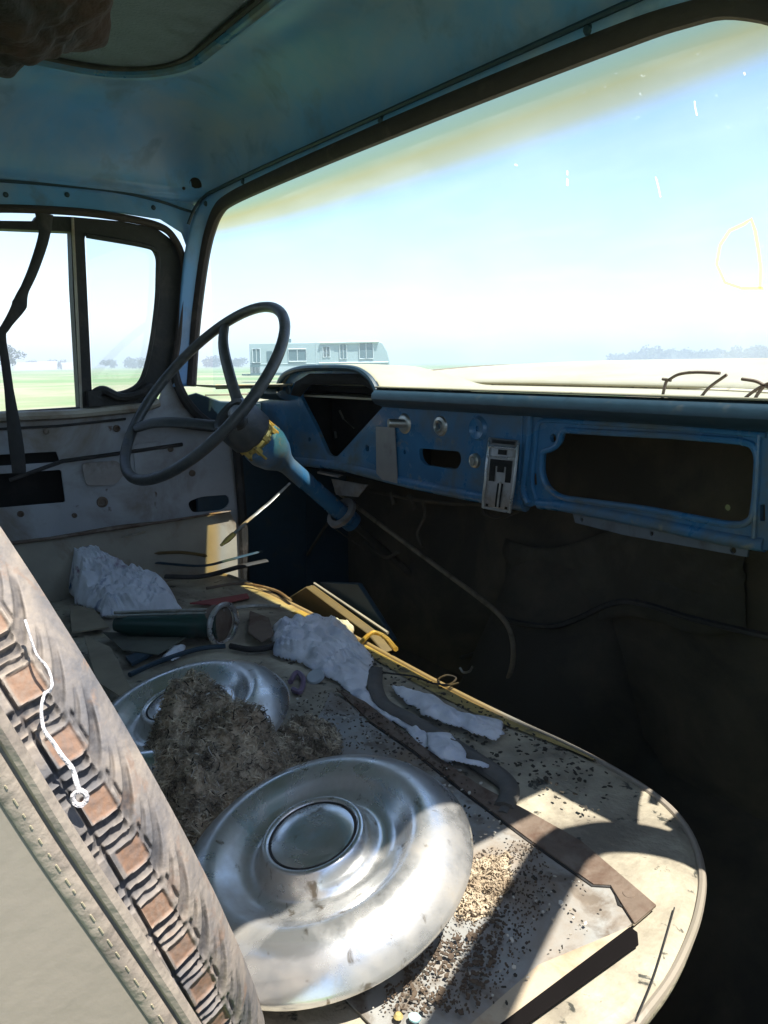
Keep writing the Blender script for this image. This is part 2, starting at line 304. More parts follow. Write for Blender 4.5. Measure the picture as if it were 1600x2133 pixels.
# windscreen glass, its colour turning yellow then green towards the top
def glassmat():
    m = D.materials.new('windscreen_glass'); m.use_nodes = True; nt = m.node_tree; L = nt.links; nt.nodes.clear()
    out = N(nt, 'ShaderNodeOutputMaterial'); tc = N(nt, 'ShaderNodeTexCoord'); se = N(nt, 'ShaderNodeSeparateXYZ'); L.new(tc.outputs['Object'], se.inputs[0])
    cr = N(nt, 'ShaderNodeValToRGB'); e = cr.color_ramp.elements
    mr = N(nt, 'ShaderNodeMapRange'); mr.inputs[1].default_value = 1.668; mr.inputs[2].default_value = 1.745; L.new(se.outputs[2], mr.inputs[0]); L.new(mr.outputs[0], cr.inputs[0])
    e[0].position = .0; e[0].color = (.90, .96, .97, 1); e[1].position = 1; e[1].color = (.56, .66, .46, 1)
    for ps, c in ((.20, (.80, .90, .98, 1)), (.42, (.86, .72, .42, 1)), (.62, (.80, .62, .26, 1)), (.80, (.62, .64, .36, 1))):
        q = e.new(ps); q.color = c
    tr = N(nt, 'ShaderNodeBsdfTransparent'); L.new(cr.outputs[0], tr.inputs[0])
    gl = N(nt, 'ShaderNodeBsdfGlossy', Roughness=.02); gl.inputs[0].default_value = (1, 1, 1, 1)
    df = N(nt, 'ShaderNodeBsdfTranslucent'); df.inputs[0].default_value = (.8, .9, .95, 1)
    m1 = N(nt, 'ShaderNodeMixShader'); lw = N(nt, 'ShaderNodeLayerWeight', Blend=.12); mm = N(nt, 'ShaderNodeMath', operation='MULTIPLY'); mm.inputs[1].default_value = .12
    L.new(lw.outputs['Fresnel'], mm.inputs[0]); L.new(mm.outputs[0], m1.inputs[0]); L.new(tr.outputs[0], m1.inputs[1]); L.new(gl.outputs[0], m1.inputs[2])
    nz = N(nt, 'ShaderNodeTexNoise', Scale=7.0, Detail=8.0); L.new(tc.outputs['Object'], nz.inputs['Vector'])
    md0 = N(nt, 'ShaderNodeMapRange'); md0.inputs[1].default_value = .35; md0.inputs[2].default_value = .7; md0.inputs[3].default_value = .004; md0.inputs[4].default_value = .035; L.new(nz.outputs[0], md0.inputs[0])
    sp = N(nt, 'ShaderNodeTexNoise', Scale=170.0, Detail=3.0); L.new(tc.outputs['Object'], sp.inputs['Vector']); ms = N(nt, 'ShaderNodeMapRange'); ms.inputs[1].default_value = .70; ms.inputs[2].default_value = .76; ms.inputs[4].default_value = .15; L.new(sp.outputs[0], ms.inputs[0])
    mpg = N(nt, 'ShaderNodeMapping'); mpg.inputs['Scale'].default_value = (3, 3, 26); mpg.inputs['Rotation'].default_value = (0, .5, 0); L.new(tc.outputs['Object'], mpg.inputs[0]); sm = N(nt, 'ShaderNodeTexNoise', Scale=2.0, Detail=5.0); L.new(mpg.outputs[0], sm.inputs['Vector']); mq = N(nt, 'ShaderNodeMapRange'); mq.inputs[1].default_value = .5; mq.inputs[2].default_value = .75; mq.inputs[4].default_value = .03; L.new(sm.outputs[0], mq.inputs[0])
    a1 = N(nt, 'ShaderNodeMath', operation='ADD'); L.new(md0.outputs[0], a1.inputs[0]); L.new(ms.outputs[0], a1.inputs[1]); md = N(nt, 'ShaderNodeMath', operation='ADD'); L.new(a1.outputs[0], md.inputs[0]); L.new(mq.outputs[0], md.inputs[1])
    m2 = N(nt, 'ShaderNodeMixShader'); L.new(md.outputs[0], m2.inputs[0]); L.new(m1.outputs[0], m2.inputs[1]); L.new(df.outputs[0], m2.inputs[2])
    L.new(m2.outputs[0], out.inputs[0]); return m
GLASS = glassmat()
def ramp(x, pts):
    for (a, b), (c, d) in zip(pts, pts[1:]):
        if x <= c: return b+(d-b)*(x-a)/(c-a)
    return pts[-1][1]
def glass_y(x, z):
    k = min(1, abs(x+.03)/.68); t = max(0, min(1, (z-1.36)/.385))
    yb = 1.13-(1.13-.665)*k**3.2; yt = .712
    return yb*(1-t)+yt*t
mb = MB(); rows = []
for i in range(17):
    z = 1.36+.385*i/16; rows.append([])
    for j in range(49):
        x = -.695+1.30*j/48; rows[-1].append(Vector((x, glass_y(x, z)+.004, z)))
mb.grid(rows); windscreen = obj('windscreen', mb, GLASS, truck)
def on_glass(u, v):
    y = .8
    for _ in range(30):
        p = ony(u, v, y); y = y*.5+.5*(glass_y(p.x, p.z)-.002)
    return ony(u, v, y)
def thin(name, c, f):
    m = D.materials.new(name); m.use_nodes = True; n = m.node_tree; n.nodes.clear(); o = N(n, 'ShaderNodeOutputMaterial'); x = N(n, 'ShaderNodeMixShader'); x.inputs[0].default_value = f
    a = N(n, 'ShaderNodeBsdfTransparent'); b = N(n, 'ShaderNodeBsdfTranslucent'); b.inputs[0].default_value = (*c, 1); a.inputs[0].default_value = (*[min(1, k*.4+.6) for k in c], 1)
    n.links.new(a.outputs[0], x.inputs[1]); n.links.new(b.outputs[0], x.inputs[2]); n.links.new(x.outputs[0], o.inputs[0]); return m
CRAYON = thin('yellow_wax_crayon', (1, 1, .35), .35)
mb = MB(); mb.tube([on_glass(*p) for p in [(1590, 600), (1545, 600), (1510, 588), (1493, 550), (1500, 510), (1520, 480), (1550, 466), (1565, 456), (1573, 480), (1580, 520), (1585, 560), (1583, 600)]], .0022, 6, flat=.2, up=Vector((0, 1, .5)))
obj('crayon_mark', mb, CRAYON, windscreen)
SMUDGE = thin('white_glass_smudge', (1, 1, 1), .55)
for pts, r in (([(1182, 355), (1182, 364)], .0016), ([(1182, 372), (1182, 386)], .002), ([(1072, 342), (1078, 344)], .0016), ([(1447, 210), (1448, 222), (1452, 240)], .0012), ([(1366, 368), (1372, 390), (1376, 410)], .0014), ([(1550, 150), (1552, 156)], .0012)):
    obj('glass_chip', MB().tube([on_glass(*p) for p in pts], r*.75, 6, flat=.2, up=Vector((0, 1, .5))), SMUDGE, windscreen)
# ---- driver's door
dx = -.715
def X(u, v, x=dx): return onx(u, v, x)
door = obj('door', MB().plate([
    roundpoly([X(*p) for p in [(-420, 890), (60, 868), (330, 838), (352, 770), (372, 795), (395, 850), (440, 885), (482, 900), (496, 1000), (506, 1120), (512, 1420), (-420, 1500)]], .006),
    roundpoly([X(*p) for p in [(390, 1045), (420, 1034), (475, 1030), (480, 1048), (465, 1062), (400, 1068)]], .012),
    roundpoly([X(*p) for p in [(-200, 1000), (128, 978), (137, 1046), (-200, 1075)]], .005),
    roundpoly([X(*p) for p in [(-200, 958), (118, 940), (126, 962), (-200, 984)]], .003),
], (-.006, 0, 0)), DOORM, truck, bevel=.002)
mb = MB(); mb.box((dx-.05, .3, .98), (.004, 1.4, .62)); obj('outer_skin', mb, BLACK, door)
# ledge, lower panel, ribs
mb = MB()
mb.tube([X(*p, dx+.010) for p in [(-300, 888), (0, 868), (150, 862), (300, 848), (330, 838)]], .012, 8, flat=.8)
obj('window_sill', mb, BEIGE, door)
mb = MB(); mb.tube([X(*p, dx+.004) for p in [(-300, 905), (0, 893), (120, 887), (262, 872)]], .0025, 6)
mb.tube([X(*p, dx+.004) for p in [(20, 1000), (130, 960), (240, 945), (380, 925)]], .004, 6)
obj('door_crease', mb, RUBBER, door)
mb = MB(); mb.plate([[X(*p, dx+.02) for p in [(-300, 1185), (30, 1132), (250, 1100), (480, 1068), (492, 1090), (498, 1230), (-300, 1400)]]], (-.018, 0, 0)); obj('lower_panel', mb, BEIGE, door, bevel=.004)
mb = MB(); mb.tube([X(*p, dx+.026) for p in [(-60, 1140), (100, 1122), (250, 1098), (330, 1088), (480, 1064)]], [.006, .006, .009, .005, .004], 8, flat=.6); obj('rusty_seam', mb, RUST, door)
mb = MB(); mb.tube(catmull([X(*p, dx+.03) for p in [(322, 1152), (370, 1150), (405, 1153), (432, 1158)]]), [.001]+[.0035]*17+[.001], 6); obj('sunlit_sliver', mb, YELLOW, door)  # thin yellow tube painting in a streak of sunlight at the door foot
mb = MB(); mb.tube(catmull([X(*p, dx+.03) for p in [(255, 1118), (280, 1112), (305, 1106)]]), .002, 6); obj('bright_scratch', mb, STEEL, door)
for (u, v, r) in ((213, 1045, .011), (188, 985, .010), (225, 982, .010), (97, 898, .006), (243, 892, .007), (355, 935, .006), (400, 985, .007), (43, 1070, .006), (155, 1073, .005), (178, 1110, .004)):
    obj('door_grommet', MB().lathe([(0, .002), (r*.55, .002), (r*.6, .005), (r, .004), (r*1.05, 0)], X(u, v), (1, 0, 0), 16), RUST, door)
mb = MB(); mb.plate([roundpoly([X(*p, dx+.006) for p in [(170, 965), (245, 958), (262, 985), (240, 1010), (180, 1012)]], .01)], (-.004, 0, 0)); obj('regulator_plate', mb, PLATE, door, bevel=.001)
mb = MB(); mb.tube(catmull([X(*p, dx+.02) for p in [(262, 905), (300, 885), (350, 884), (400, 890), (450, 896)]]), [.004]+[.010]*23+[.005], 8, flat=.5); obj('torn_armrest_strip', mb, RUBBER, door)
mb = MB(); mb.plate([roundpoly([X(*p, dx+.004) for p in [(278, 925), (335, 918), (342, 960), (330, 985), (282, 988)]], .01)], (-.003, 0, 0)); obj('access_cover', mb, DOORM, door, bevel=.001)
mb = MB(); mb.tube(catmull([X(*p, dx+.012) for p in [(362, 770), (372, 805), (395, 845), (430, 878), (475, 895), (492, 930), (500, 1010), (508, 1120), (512, 1250)]]), .011, 8); obj('door_weatherstrip', mb, RUBBER, door)
# window frame
FR = [(-420, 470), (-100, 462), (0, 459), (70, 460), (78, 448), (150, 451), (250, 460), (325, 474), (362, 502), (377, 545), (378, 600), (370, 680), (358, 755), (335, 800), (310, 835), (250, 850), (190, 852), (-420, 880)]
H1 = [(-400, 500), (0, 476), (148, 482), (152, 600), (166, 848), (0, 858), (-400, 880)]
H2 = [(176, 485), (290, 503), (326, 515), (335, 535), (333, 620), (322, 710), (306, 780), (285, 812), (245, 826), (200, 815), (192, 822)]
wf = obj('window_frame', MB().plate([[X(*p) for p in FR], [X(*p) for p in H1], roundpoly([X(*p) for p in H2], .012)], (-.03, 0, 0)), RUBBER, door, bevel=.004)
mb = MB(); mb.tube([X(151, 452, dx+.006), X(170, 852, dx+.006)], .0028, 6); obj('division_bar', mb, BEIGE, wf)
mb = MB(); mb.tube(catmull([X(*p, dx+.004) for p in [(180, 490), (290, 509), (322, 520), (329, 540), (327, 620), (316, 710), (300, 778), (282, 806), (245, 820), (203, 815)]]), .005, 6); obj('vent_seal', mb, RUBBER, wf)
mb = MB(); mb.tube(catmull([X(*p, dx+.008) for p in [(192, 822), (215, 812), (250, 826), (290, 820), (318, 800)]]), [.009]*24+[.004], 8); mb.box(X(196, 830, dx+.01), (.02, .025, .03)); obj('vent_latch', mb, RUBBER, wf)
mb = MB(); mb.tube(catmull([X(*p, dx+.012) for p in [(-420, 450), (-100, 442), (0, 434), (150, 440), (250, 452), (330, 470), (362, 495), (381, 540), (381, 600), (372, 700), (362, 765)]]), .0075, 8); obj('frame_seal', mb, BROWNR, door)
doorglass = D.materials.new('clear_door_glass'); doorglass.use_nodes = True; gn = doorglass.node_tree; gn.nodes.clear()
a = N(gn, 'ShaderNodeOutputMaterial'); b = N(gn, 'ShaderNodeMixShader'); b.inputs[0].default_value = .06; c = N(gn, 'ShaderNodeBsdfTransparent'); c.inputs[0].default_value = (.96, .98, .97, 1); d = N(gn, 'ShaderNodeBsdfGlossy', Roughness=.02)
gn.links.new(c.outputs[0], b.inputs[1]); gn.links.new(d.outputs[0], b.inputs[2]); gn.links.new(b.outputs[0], a.inputs[0])
mb = MB(); mb.plate([[X(*p, dx-.014) for p in [(180, 482), (335, 512), (340, 620), (305, 815), (250, 835), (195, 832)]]], (-.003, 0, 0)); obj('vent_glass', mb, doorglass, wf)
# lower blue kick panel and pillar foot, navy with its shade painted in
K = -.712
mb = MB(); mb.plate([[onx(*p, K) for p in [(385, 825), (410, 818), (460, 835), (540, 838), (620, 840), (640, 960), (640, 1330), (512, 1330), (508, 1100), (492, 905), (440, 880), (400, 845)]]], (-.01, 0, 0)); obj('kick_panel', mb, NAVY, truck, bevel=.003)
obj('side_panel', MB().box((-.725, .97, .88), (.01, .62, .90)), NAVY, truck); obj('side_panel', MB().box((.675, .95, .88), (.01, .62, .95)), NAVY, truck)
# ---- dashboard
DY = .825
def Y(u, v, y=DY): return ony(u, v, y)
outer = [Y(*p) for p in [(440, 852), (560, 832), (588, 808), (606, 778), (640, 767), (745, 767), (772, 778), (792, 806), (806, 832), (1000, 838), (1300, 848)]]
outer += [Vector((.645, DY, 1.375)), Vector((.645, DY, 1.225)), Y(1590, 1145), Y(1540, 1118), Y(1150, 1040), Y(1105, 1055), Y(1090, 1052), Y(1000, 1035), Y(860, 1008), Y(785, 990), Y(700, 968), Y(600, 950), Vector((-.68, DY, 1.24))]
cl = roundpoly([Y(*p) for p in [(624, 822), (645, 797), (765, 797), (790, 812), (802, 842), (702, 952), (684, 948), (658, 888), (632, 838)]], .012)
slot = roundpoly([Y(*p) for p in [(872, 933), (958, 940), (962, 960), (952, 978), (885, 968), (874, 955)]], .008)
gbox = [Y(*p) for p in [(1172, 895), (1250, 900), (1400, 907), (1540, 918), (1570, 926), (1580, 950), (1575, 1040), (1568, 1080), (1550, 1092), (1520, 1092), (1350, 1060), (1170, 1036), (1140, 1015), (1128, 985), (1130, 940), (1150, 935), (1165, 925)]]
holes = [ring(Y(765, 933), (0, 1, 0), .0065, 16), ring(Y(843, 941), (0, 1, 0), .004, 12), ring(Y(645, 915), (0, 1, 0), .005, 12), ring(Y(1152, 912), (0, 1, 0), .006, 14),
         roundpoly([Y(*p) for p in [(1105, 985), (1117, 985), (1119, 1010), (1107, 1010)]], .002), roundpoly([Y(*p) for p in [(1583, 1050), (1594, 1050), (1594, 1085), (1583, 1085)]], .002)]
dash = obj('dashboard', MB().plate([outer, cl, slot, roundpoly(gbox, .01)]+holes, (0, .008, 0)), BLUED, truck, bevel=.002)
# lip over the dash, made of a swept profile
def sweep(name, path_x, prof, m, parent, **k):
    mb = MB(); mb.grid([[Vector((x, y, z)) for (y, z) in prof] for x in path_x]); return obj(name, mb, m, parent, **k)
lip = [(.826, 1.341), (.815, 1.343), (.800, 1.348), (.792, 1.357), (.793, 1.366), (.799, 1.372), (.807, 1.3745), (.816, 1.375)]
lx = [-.225+.87*i/24 for i in range(25)]
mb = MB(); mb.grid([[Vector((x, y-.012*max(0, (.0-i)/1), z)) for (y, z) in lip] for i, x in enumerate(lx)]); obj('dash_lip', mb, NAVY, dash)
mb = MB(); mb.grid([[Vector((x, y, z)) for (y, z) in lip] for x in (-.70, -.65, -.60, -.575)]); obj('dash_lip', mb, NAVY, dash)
# rolled lower edge
mb = MB(); rollp = [Y(*p) for p in [(560, 955), (700, 968), (785, 990), (860, 1008), (1000, 1035), (1090, 1052)]]
mb.tube([p+Vector((0, .006, 0)) for p in rollp], .011, 10); obj('dash_lower_roll', mb, BLUED, dash)
mb = MB(); mb.tube(catmull([Y(*p)+Vector((0, .004, 0)) for p in [(1120, 1048), (1180, 1055), (1350, 1088), (1500, 1120), (1590, 1135)]]), .009, 10); obj('dash_lower_roll', mb, BLUED, dash)
# raised bead round the glovebox opening, vertical rib
mb = MB(); mb.tube([p+Vector((0, -.001, 0)) for p in roundpoly(gbox, .012)], .0042, 8, closed=True)
mb.tube(catmull([Y(*p)+Vector((0, -.001, 0)) for p in [(1118, 1040), (1110, 1000), (1116, 940), (1120, 895), (1132, 876), (1200, 878), (1400, 890), (1560, 903), (1597, 906)]]), .0035, 8); obj('glovebox_bead', mb, BLUED, dash)
mb = MB(); mb.tube(catmull([Y(*p)+Vector((0, -.002, 0)) for p in [(1107, 862), (1103, 920), (1096, 980), (1092, 1020), (1102, 1048)]]), .0048, 8); mb.tube([Y(*p)+Vector((0, -.001, 0)) for p in [(1090, 862), (1084, 960), (1082, 1040)]], .002, 6); obj('dash_rib', mb, BLUED, dash)
mb = MB(); mb.tube([Y(1583, 905)+Vector((0, -.002, 0)), Y(1578, 1000)+Vector((0, -.002, 0)), Y(1572, 1120)+Vector((0, -.002, 0))], .003, 8); obj('dash_rib', mb, BLUED, dash)
# glovebox cavity, cluster cavity
def cavity(x0, x1, z0, z1, y0, y1):
    mb = MB(); vs = [Vector((x, y, z)) for x in (x0, x1) for y in (y0, y1) for z in (z0, z1)]
    mb.add(vs, [(0, 1, 3, 2), (4, 6, 7, 5), (0, 2, 6, 4), (1, 5, 7, 3), (2, 3, 7, 6)]); return mb
obj('instrument_recess', cavity(-.575, -.225, 1.20, 1.374, DY+.006, .93), BLACK, dash, smooth=False)
mb = MB(); mb.tube([Y(708, 855, .93), Y(716, 872, .93)], .0028, 6); mb.tube([Y(698, 898, .92), Y(700, 912, .92)], .003, 6); mb.tube([Y(716, 872, .93), Y(738, 892, .93)], .0012, 5); obj('gauge_remnant', mb, STEEL, dash)
# brow over the instruments, its sunlit top painted in as cream
def arch(y, sc, zt):
    pts = [(588, 812), (596, 790), (610, 776), (640, 767), (690, 765), (745, 767), (772, 778), (790, 798), (802, 826)]
    out = []
    for p in catmull([Y(*q) for q in pts], 4):
        cx = -.385; out.append(Vector((cx+(p.x-cx)*sc, y, 1.372+(p.z-1.372)*zt)))
    return out
mb = MB(); mb.grid([arch(.815, 1, 1), arch(.83, 1.015, 1.06), arch(.88, 1.03, 1.12), arch(.96, 1.03, 1.02), arch(1.04, 1.0, .6), arch(1.10, .95, -.1)])
obj('instrument_brow', mb, CREAM, dash, solid=.003)
mb = MB(); mb.tube(arch(.812, 1, 1), .006, 8); mb.lathe([(0, -.003), (.008, -.003), (.010, 0)], Y(601, 812, .813), (0, 1, 0), 16); obj('brow_edge', mb, NAVY, dash)
mb = MB(); ins = [Y(*p, .818) for p in [(606, 822), (616, 795), (645, 778), (755, 778), (785, 795), (803, 832)]]; ins2 = [Y(*p, .824) for p in [(626, 826), (645, 803), (660, 800), (755, 800), (782, 815), (797, 838)]]
mb.grid([ins, ins2]); obj('brow_lining', mb, BLACK, dash, solid=.002)
obj('brow_light_stop', MB().plate([arch(.866, .97, .95)], (0, .003, 0)), BLACK, dash)  # added plate that blocks the light leaking in behind the brow
# knobs and fittings
def knob(u, v, name, prof, m, y=DY):
    mb = MB(); mb.lathe([(r, -h) for r, h in prof], Y(u, v, y), (0, 1, 0), 24); return obj(name, mb, m, dash)
knob(843, 882, 'switch_bezel', [(0, .004), (.013, .004), (.017, .002), (.018, 0)], STEEL)
mb = MB(); mb.tube([Y(846, 882), Y(846, 882)+Vector((-.012, -.03, .002))], .0075, 14); obj('switch_shaft', mb, STEEL, dash)
knob(918, 887, 'light_switch_bezel', [(.006, -.004), (.006, .006), (.009, .008), (.010, .004), (.015, .003), (.017, 0)], STEEL)
knob(997, 892, 'blue_escutcheon', [(.004, -.004), (.004, .003), (.012, .004), (.016, .006), (.019, .002), (.020, 0)], BLUED)
knob(991, 959, 'small_chrome_knob', [(0, .008), (.005, .008), (.006, .005), (.008, .007), (.011, .005), (.012, 0)], STEEL)
mb = MB(); mb.plate([[Y(*p)+Vector((0, -.003, 0)) for p in [(787, 888), (826, 889), (832, 1006), (800, 998), (788, 985)]]], (0, -.0015, 0)); obj('radio_trim_plate', mb, PLATE, dash)
# heater control: curved chrome faceplate, leans forward at its foot
hp = [(1018, 914), (1084, 921), (1078, 990), (1064, 1068), (1008, 1058), (1010, 990)]
mb = MB(); L0 = [(1022, 912), (1020, 930), (1016, 960), (1013, 1000), (1009, 1030), (1008, 1056)]; L1 = [(1082, 918), (1080, 936), (1077, 966), (1073, 1006), (1068, 1038), (1064, 1066)]
hy = [.822, .812, .806, .802, .800, .804]
def hc(s, t):
    i = min(4, int(t*5)); f = t*5-i; a = Vector((*L0[i], hy[i])).lerp(Vector((*L0[i+1], hy[i+1])), f); b = Vector((*L1[i], hy[i])).lerp(Vector((*L1[i+1], hy[i+1])), f); c = a.lerp(b, s); return Y(c.x, c.y, c.z)
mb.grid([[hc(s/6, t/20) for s in range(7)] for t in range(21)]); heater = obj('heater_control', mb, PLATE, dash, solid=.003)
mb = MB()
for s in (0, 1): mb.tube([hc(s, t/10)+Vector((0, -.002, 0)) for t in range(11)], .0022, 6)
mb.tube([hc(s/4, .33)+Vector((0, -.003, 0)) for s in range(5)], .0018, 6); mb.tube([hc(s/4, .18)+Vector((0, -.003, 0)) for s in range(5)], .0022, 6)
mb.tube([hc(s/4, 1)+Vector((0, -.001, 0)) for s in range(5)], .0022, 6); mb.tube([hc(.54, .6)+Vector((0, -.003, 0)), hc(.54, .95)+Vector((0, -.003, 0))], .0012, 6); obj('heater_trim', mb, CHROME, dash)
mb = MB()
def patch(s0, s1, t0, t1, d=-.0025): mb.grid([[hc(s0+(s1-s0)*i/3, t0+(t1-t0)*j/5)+Vector((0, d, 0)) for i in range(4)] for j in range(6)])
patch(.1, .9, .02, .10); patch(.12, .88, .36, .44); patch(.12, .32, .44, .60); patch(.68, .88, .44, .60); patch(.38, .62, .44, .50)
patch(.44, .50, .62, .96); patch(.58, .64, .62, .96); patch(.1, .2, .93, .97); patch(.8, .9, .93, .97); patch(.35, .65, .22, .29); obj('heater_slot', mb, BLACK, dash)
# hanging strip under the glovebox
mb = MB(); mb.plate([[Y(*p, .835) for p in [(1192, 1066), (1300, 1084), (1560, 1128), (1556, 1160), (1300, 1114), (1198, 1088)]], ring(Y(1212, 1082, .835), (0, 1, 0), .003, 8), ring(Y(1357, 1111, .835), (0, 1, 0), .003, 8), ring(Y(1527, 1146, .835), (0, 1, 0), .004, 8)], (0, .004, 0)); obj('glovebox_hinge', mb, mat('dull_grey_blue_strip', (.12, .14, .165), .5, .2, (.08, .08, .08), 20, (.5, .7), .1, 90), dash, bevel=.001)
mb = MB(); mb.tube([Y(*p, .83) for p in [(1192, 1066), (1300, 1084), (1560, 1128)]], .002, 6); obj('hinge_pin', mb, STEEL, dash)
mb = MB(); mb.box((-.45, .86, 1.20), (.08, .05, .004), Matrix.Rotation(.3, 3, 'X')); mb.plate([[Y(*p, .86) for p in [(690, 997), (765, 1010), (745, 1035), (700, 1030)]]], (0, .003, 0)); obj('column_bracket', mb, PLATE, dash)
mb = MB()
for pts, r in (([(815, 1025), (822, 1050)], .006), ([(850, 1030), (862, 1050), (858, 1060)], .005), ([(880, 1040), (885, 1075), (870, 1110), (880, 1140)], .004), ([(760, 1020), (900, 1045), (1010, 1050)], .004), ([(600, 990), (605, 1120), (608, 1300)], .008), ([(1005, 1050), (1010, 1070), (1040, 1078), (1085, 1060)], .004), ([(700, 1090), (730, 1100), (740, 1085)], .003), ([(640, 1155), (672, 1105), (690, 1080)], .004), ([(690, 1095), (780, 1160)], .0015), ([(760, 1130), (800, 1160), (830, 1150)], .004)):
    mb.tube(catmull([Y(*p, .93) for p in pts], 5), r, 6)
obj('under_dash_linkage', mb, FLOORM, dash)
# ---- dash top / cowl shelf, windscreen base, bonnet
mb = MB(); rows = []
for t in range(7):
    r = []
    for j in range(41):
        x = -.69+1.33*j/40; yb = glass_y(x, 1.37)+.01; y0 = .655 if x < -.575 else .801 if x > -.225 else .85
        y0 = min(y0, yb-.01); y = y0+(yb-y0)*t/6; r.append(Vector((x, y, 1.3775-.006*math.sin(t/6*PI/2))))
    rows.append(r)
mb.grid(rows); obj('cowl_shelf', mb, CREAM, truck, solid=.003)
mb = MB(); mb.tube([Vector((-.69+1.33*j/40, glass_y(-.69+1.33*j/40, 1.372)-.003, 1.3725)) for j in range(41)], .005, 6); obj('lower_seal', mb, mat('pale_dusty_seal', (.55, .5, .38), .9, 0, (.15, .13, .1), 40, (.55, .65), .3, 100), truck)
mb = MB(); rows = []
def hood_z(x, y):
    k = abs(x+.03)/.74; f = (y-1.13)/1.25
    return 1.381+.0372*math.sin(min(1, f*2.2)*PI/2)-.25*max(0, f-.75)**2-.022*k**6-.003*k*k
for i in range(25):
    y = 1.10+1.385*i/24; rows.append([Vector((-.03+.74*(j-20)/20*(1-.10*i/24), y-.28*(abs(j-20)/20)**3.2*(1-i/24), hood_z(-.03+.74*(j-20)/20, y))) for j in range(41)])
mb.grid(rows); bonnet = obj('bonnet', mb, CREAM, truck, solid=.004)
for q in (3, 37): obj('bonnet_seam', MB().tube([r[q]+Vector((0, 0, .001)) for r in rows], .0035, 5), RUST, bonnet)

for s in (-1, 1):
    mb = MB(); rr = []
    for i in range(17):
        y = .95+1.65*i/16; a = [Vector((-.03+s*(.745-.05*i/16), y, 1.285-.02*i/16)), Vector((-.03+s*.80, y, 1.29)), Vector((-.03+s*.90, y, 1.26)), Vector((-.03+s*.95, y, 1.18)), Vector((-.03+s*.96, y, .95)), Vector((-.03+s*.95, y, .7))]; rr.append(a)
    mb.grid(rr); obj('front_wing', mb, CREAM, truck, solid=.004)
mb = MB(); mb.box((-.03, 2.55, 1.0), (1.8, .06, .7)); obj('front_panel', mb, CREAM, truck, bevel=.02)
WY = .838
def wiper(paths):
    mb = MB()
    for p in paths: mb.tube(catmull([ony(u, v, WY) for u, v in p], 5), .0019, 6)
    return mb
obj('wiper_stand_in', wiper([[(1378, 836), (1386, 800), (1392, 790)], [(1380, 789), (1398, 792)], [(1394, 790), (1415, 779), (1450, 775), (1500, 777)], [(1452, 838), (1476, 808), (1514, 780)]]), RUST, truck)  # made-up wire arcs in place of the wiper arms and their reflection
obj('wiper_stand_in', wiper([[(1530, 850), (1560, 822), (1590, 803), (1625, 790)], [(1545, 789), (1575, 794), (1600, 806), (1630, 815)], [(1568, 850), (1575, 826), (1592, 803)]]), RUST, truck)
mb = MB(); mb.plate([[Vector((-.74, .70, 1.355)), Vector((-.70, .84, 1.355)), Vector((.64, .84, 1.355)), Vector((.66, .66, 1.355)), Vector((.74, .66, 1.355)), Vector((.74, 1.16, 1.355)), Vector((-.74, 1.16, 1.355))]], (0, 0, -.004)); obj('cowl_panel', mb, CREAM, truck)
# ---- firewall, floor, tunnel, back wall
fw = [Vector((-.72, 1.06, .42)), Vector((.68, 1.06, .42)), Vector((.68, 1.06, 1.36)), Vector((-.72, 1.06, 1.36))]
fh = [ring(ony(u, v, 1.06), (0, 1, 0), r, 10) for (u, v, r) in ((1515, 1057, .005), (1501, 1210, .0035), (1128, 1207, .0018), (1455, 1272, .0015))]
obj('firewall', MB().plate([fw]+fh, (0, .003, 0)), FLOORM, truck, smooth=False)
mb = MB(); rows = []
for i in range(31):
    y = -.6+1.70*i/30; r = []
    for j in range(29):
        x = -.72+1.40*j/28; up = max(0, (y-.80)/.26); z = .46+.30*min(1, up)**1.2
        hum = math.exp(-((x+.02)/.17)**4)*(.13+.20*max(0, min(1, (y-.55)/.5))); z += hum+.004*noise.noise(Vector((x*9, y*9, 0)))
        r.append(Vector((x, y, z)))
    rows.append(r)
mb.grid(rows); obj('cab_floor', mb, FLOORM, truck, solid=.003)
bk = [Vector((-.72, -.56, .42)), Vector((.67, -.56, .42)), Vector((.67, -.56, 1.77)), Vector((-.72, -.56, 1.77))]
bw = [Vector((-.50, -.56, 1.36)), Vector((.45, -.56, 1.36)), Vector((.45, -.56, 1.67)), Vector((-.50, -.56, 1.67))]
obj('back_wall', MB().plate([bk, roundpoly(bw, .06)], (0, -.01, 0)), BLUE, truck)
obj('rear_pillar', MB().box((-.71, -.35, 1.55), (.03, .45, .42)), BLUE, truck, bevel=.01); obj('rear_pillar', MB().box((.665, -.45, 1.1), (.03, .25, 1.3)), BLUE, truck, bevel=.01)
# insulation pad and wiring on the firewall
mb = MB(); rows = []
for i in range(20):
    r = []
    for j in range(24):
        p = ony(1060+(1560-1060)*j/23, 1120+(1300-1120)*i/19+20*math.sin(j*.4), 1.05); p.y -= .02*abs(noise.noise(Vector((j*.2, i*.2, 3)))) +.006; r.append(p)
    rows.append(r)
mb.grid(rows); obj('firewall_pad', mb, mat('grey_insulation_felt', (.06, .052, .038), 1, 0, (.10, .085, .06), 6, (.5, .7), .6, 60), truck, solid=.004)
mb = MB()
for pts, r in (([(1050, 1288), (1090, 1298), (1150, 1304), (1200, 1290), (1270, 1258), (1330, 1255), (1450, 1290), (1620, 1330)], .005), ([(960, 1370), (1000, 1355), (1040, 1320)], .004)):
    mb.tube(catmull([ony(u, v, .97) for u, v in pts], 6), r, 6)
obj('wiring_hose', mb, RUBBER, truck)
mb = MB(); mb.tube(catmull([ony(u, v, .80) for u, v in [(958, 1390), (965, 1400), (978, 1398), (984, 1388)]], 4), .002, 5); obj('cable_clip', mb, STEEL, truck)
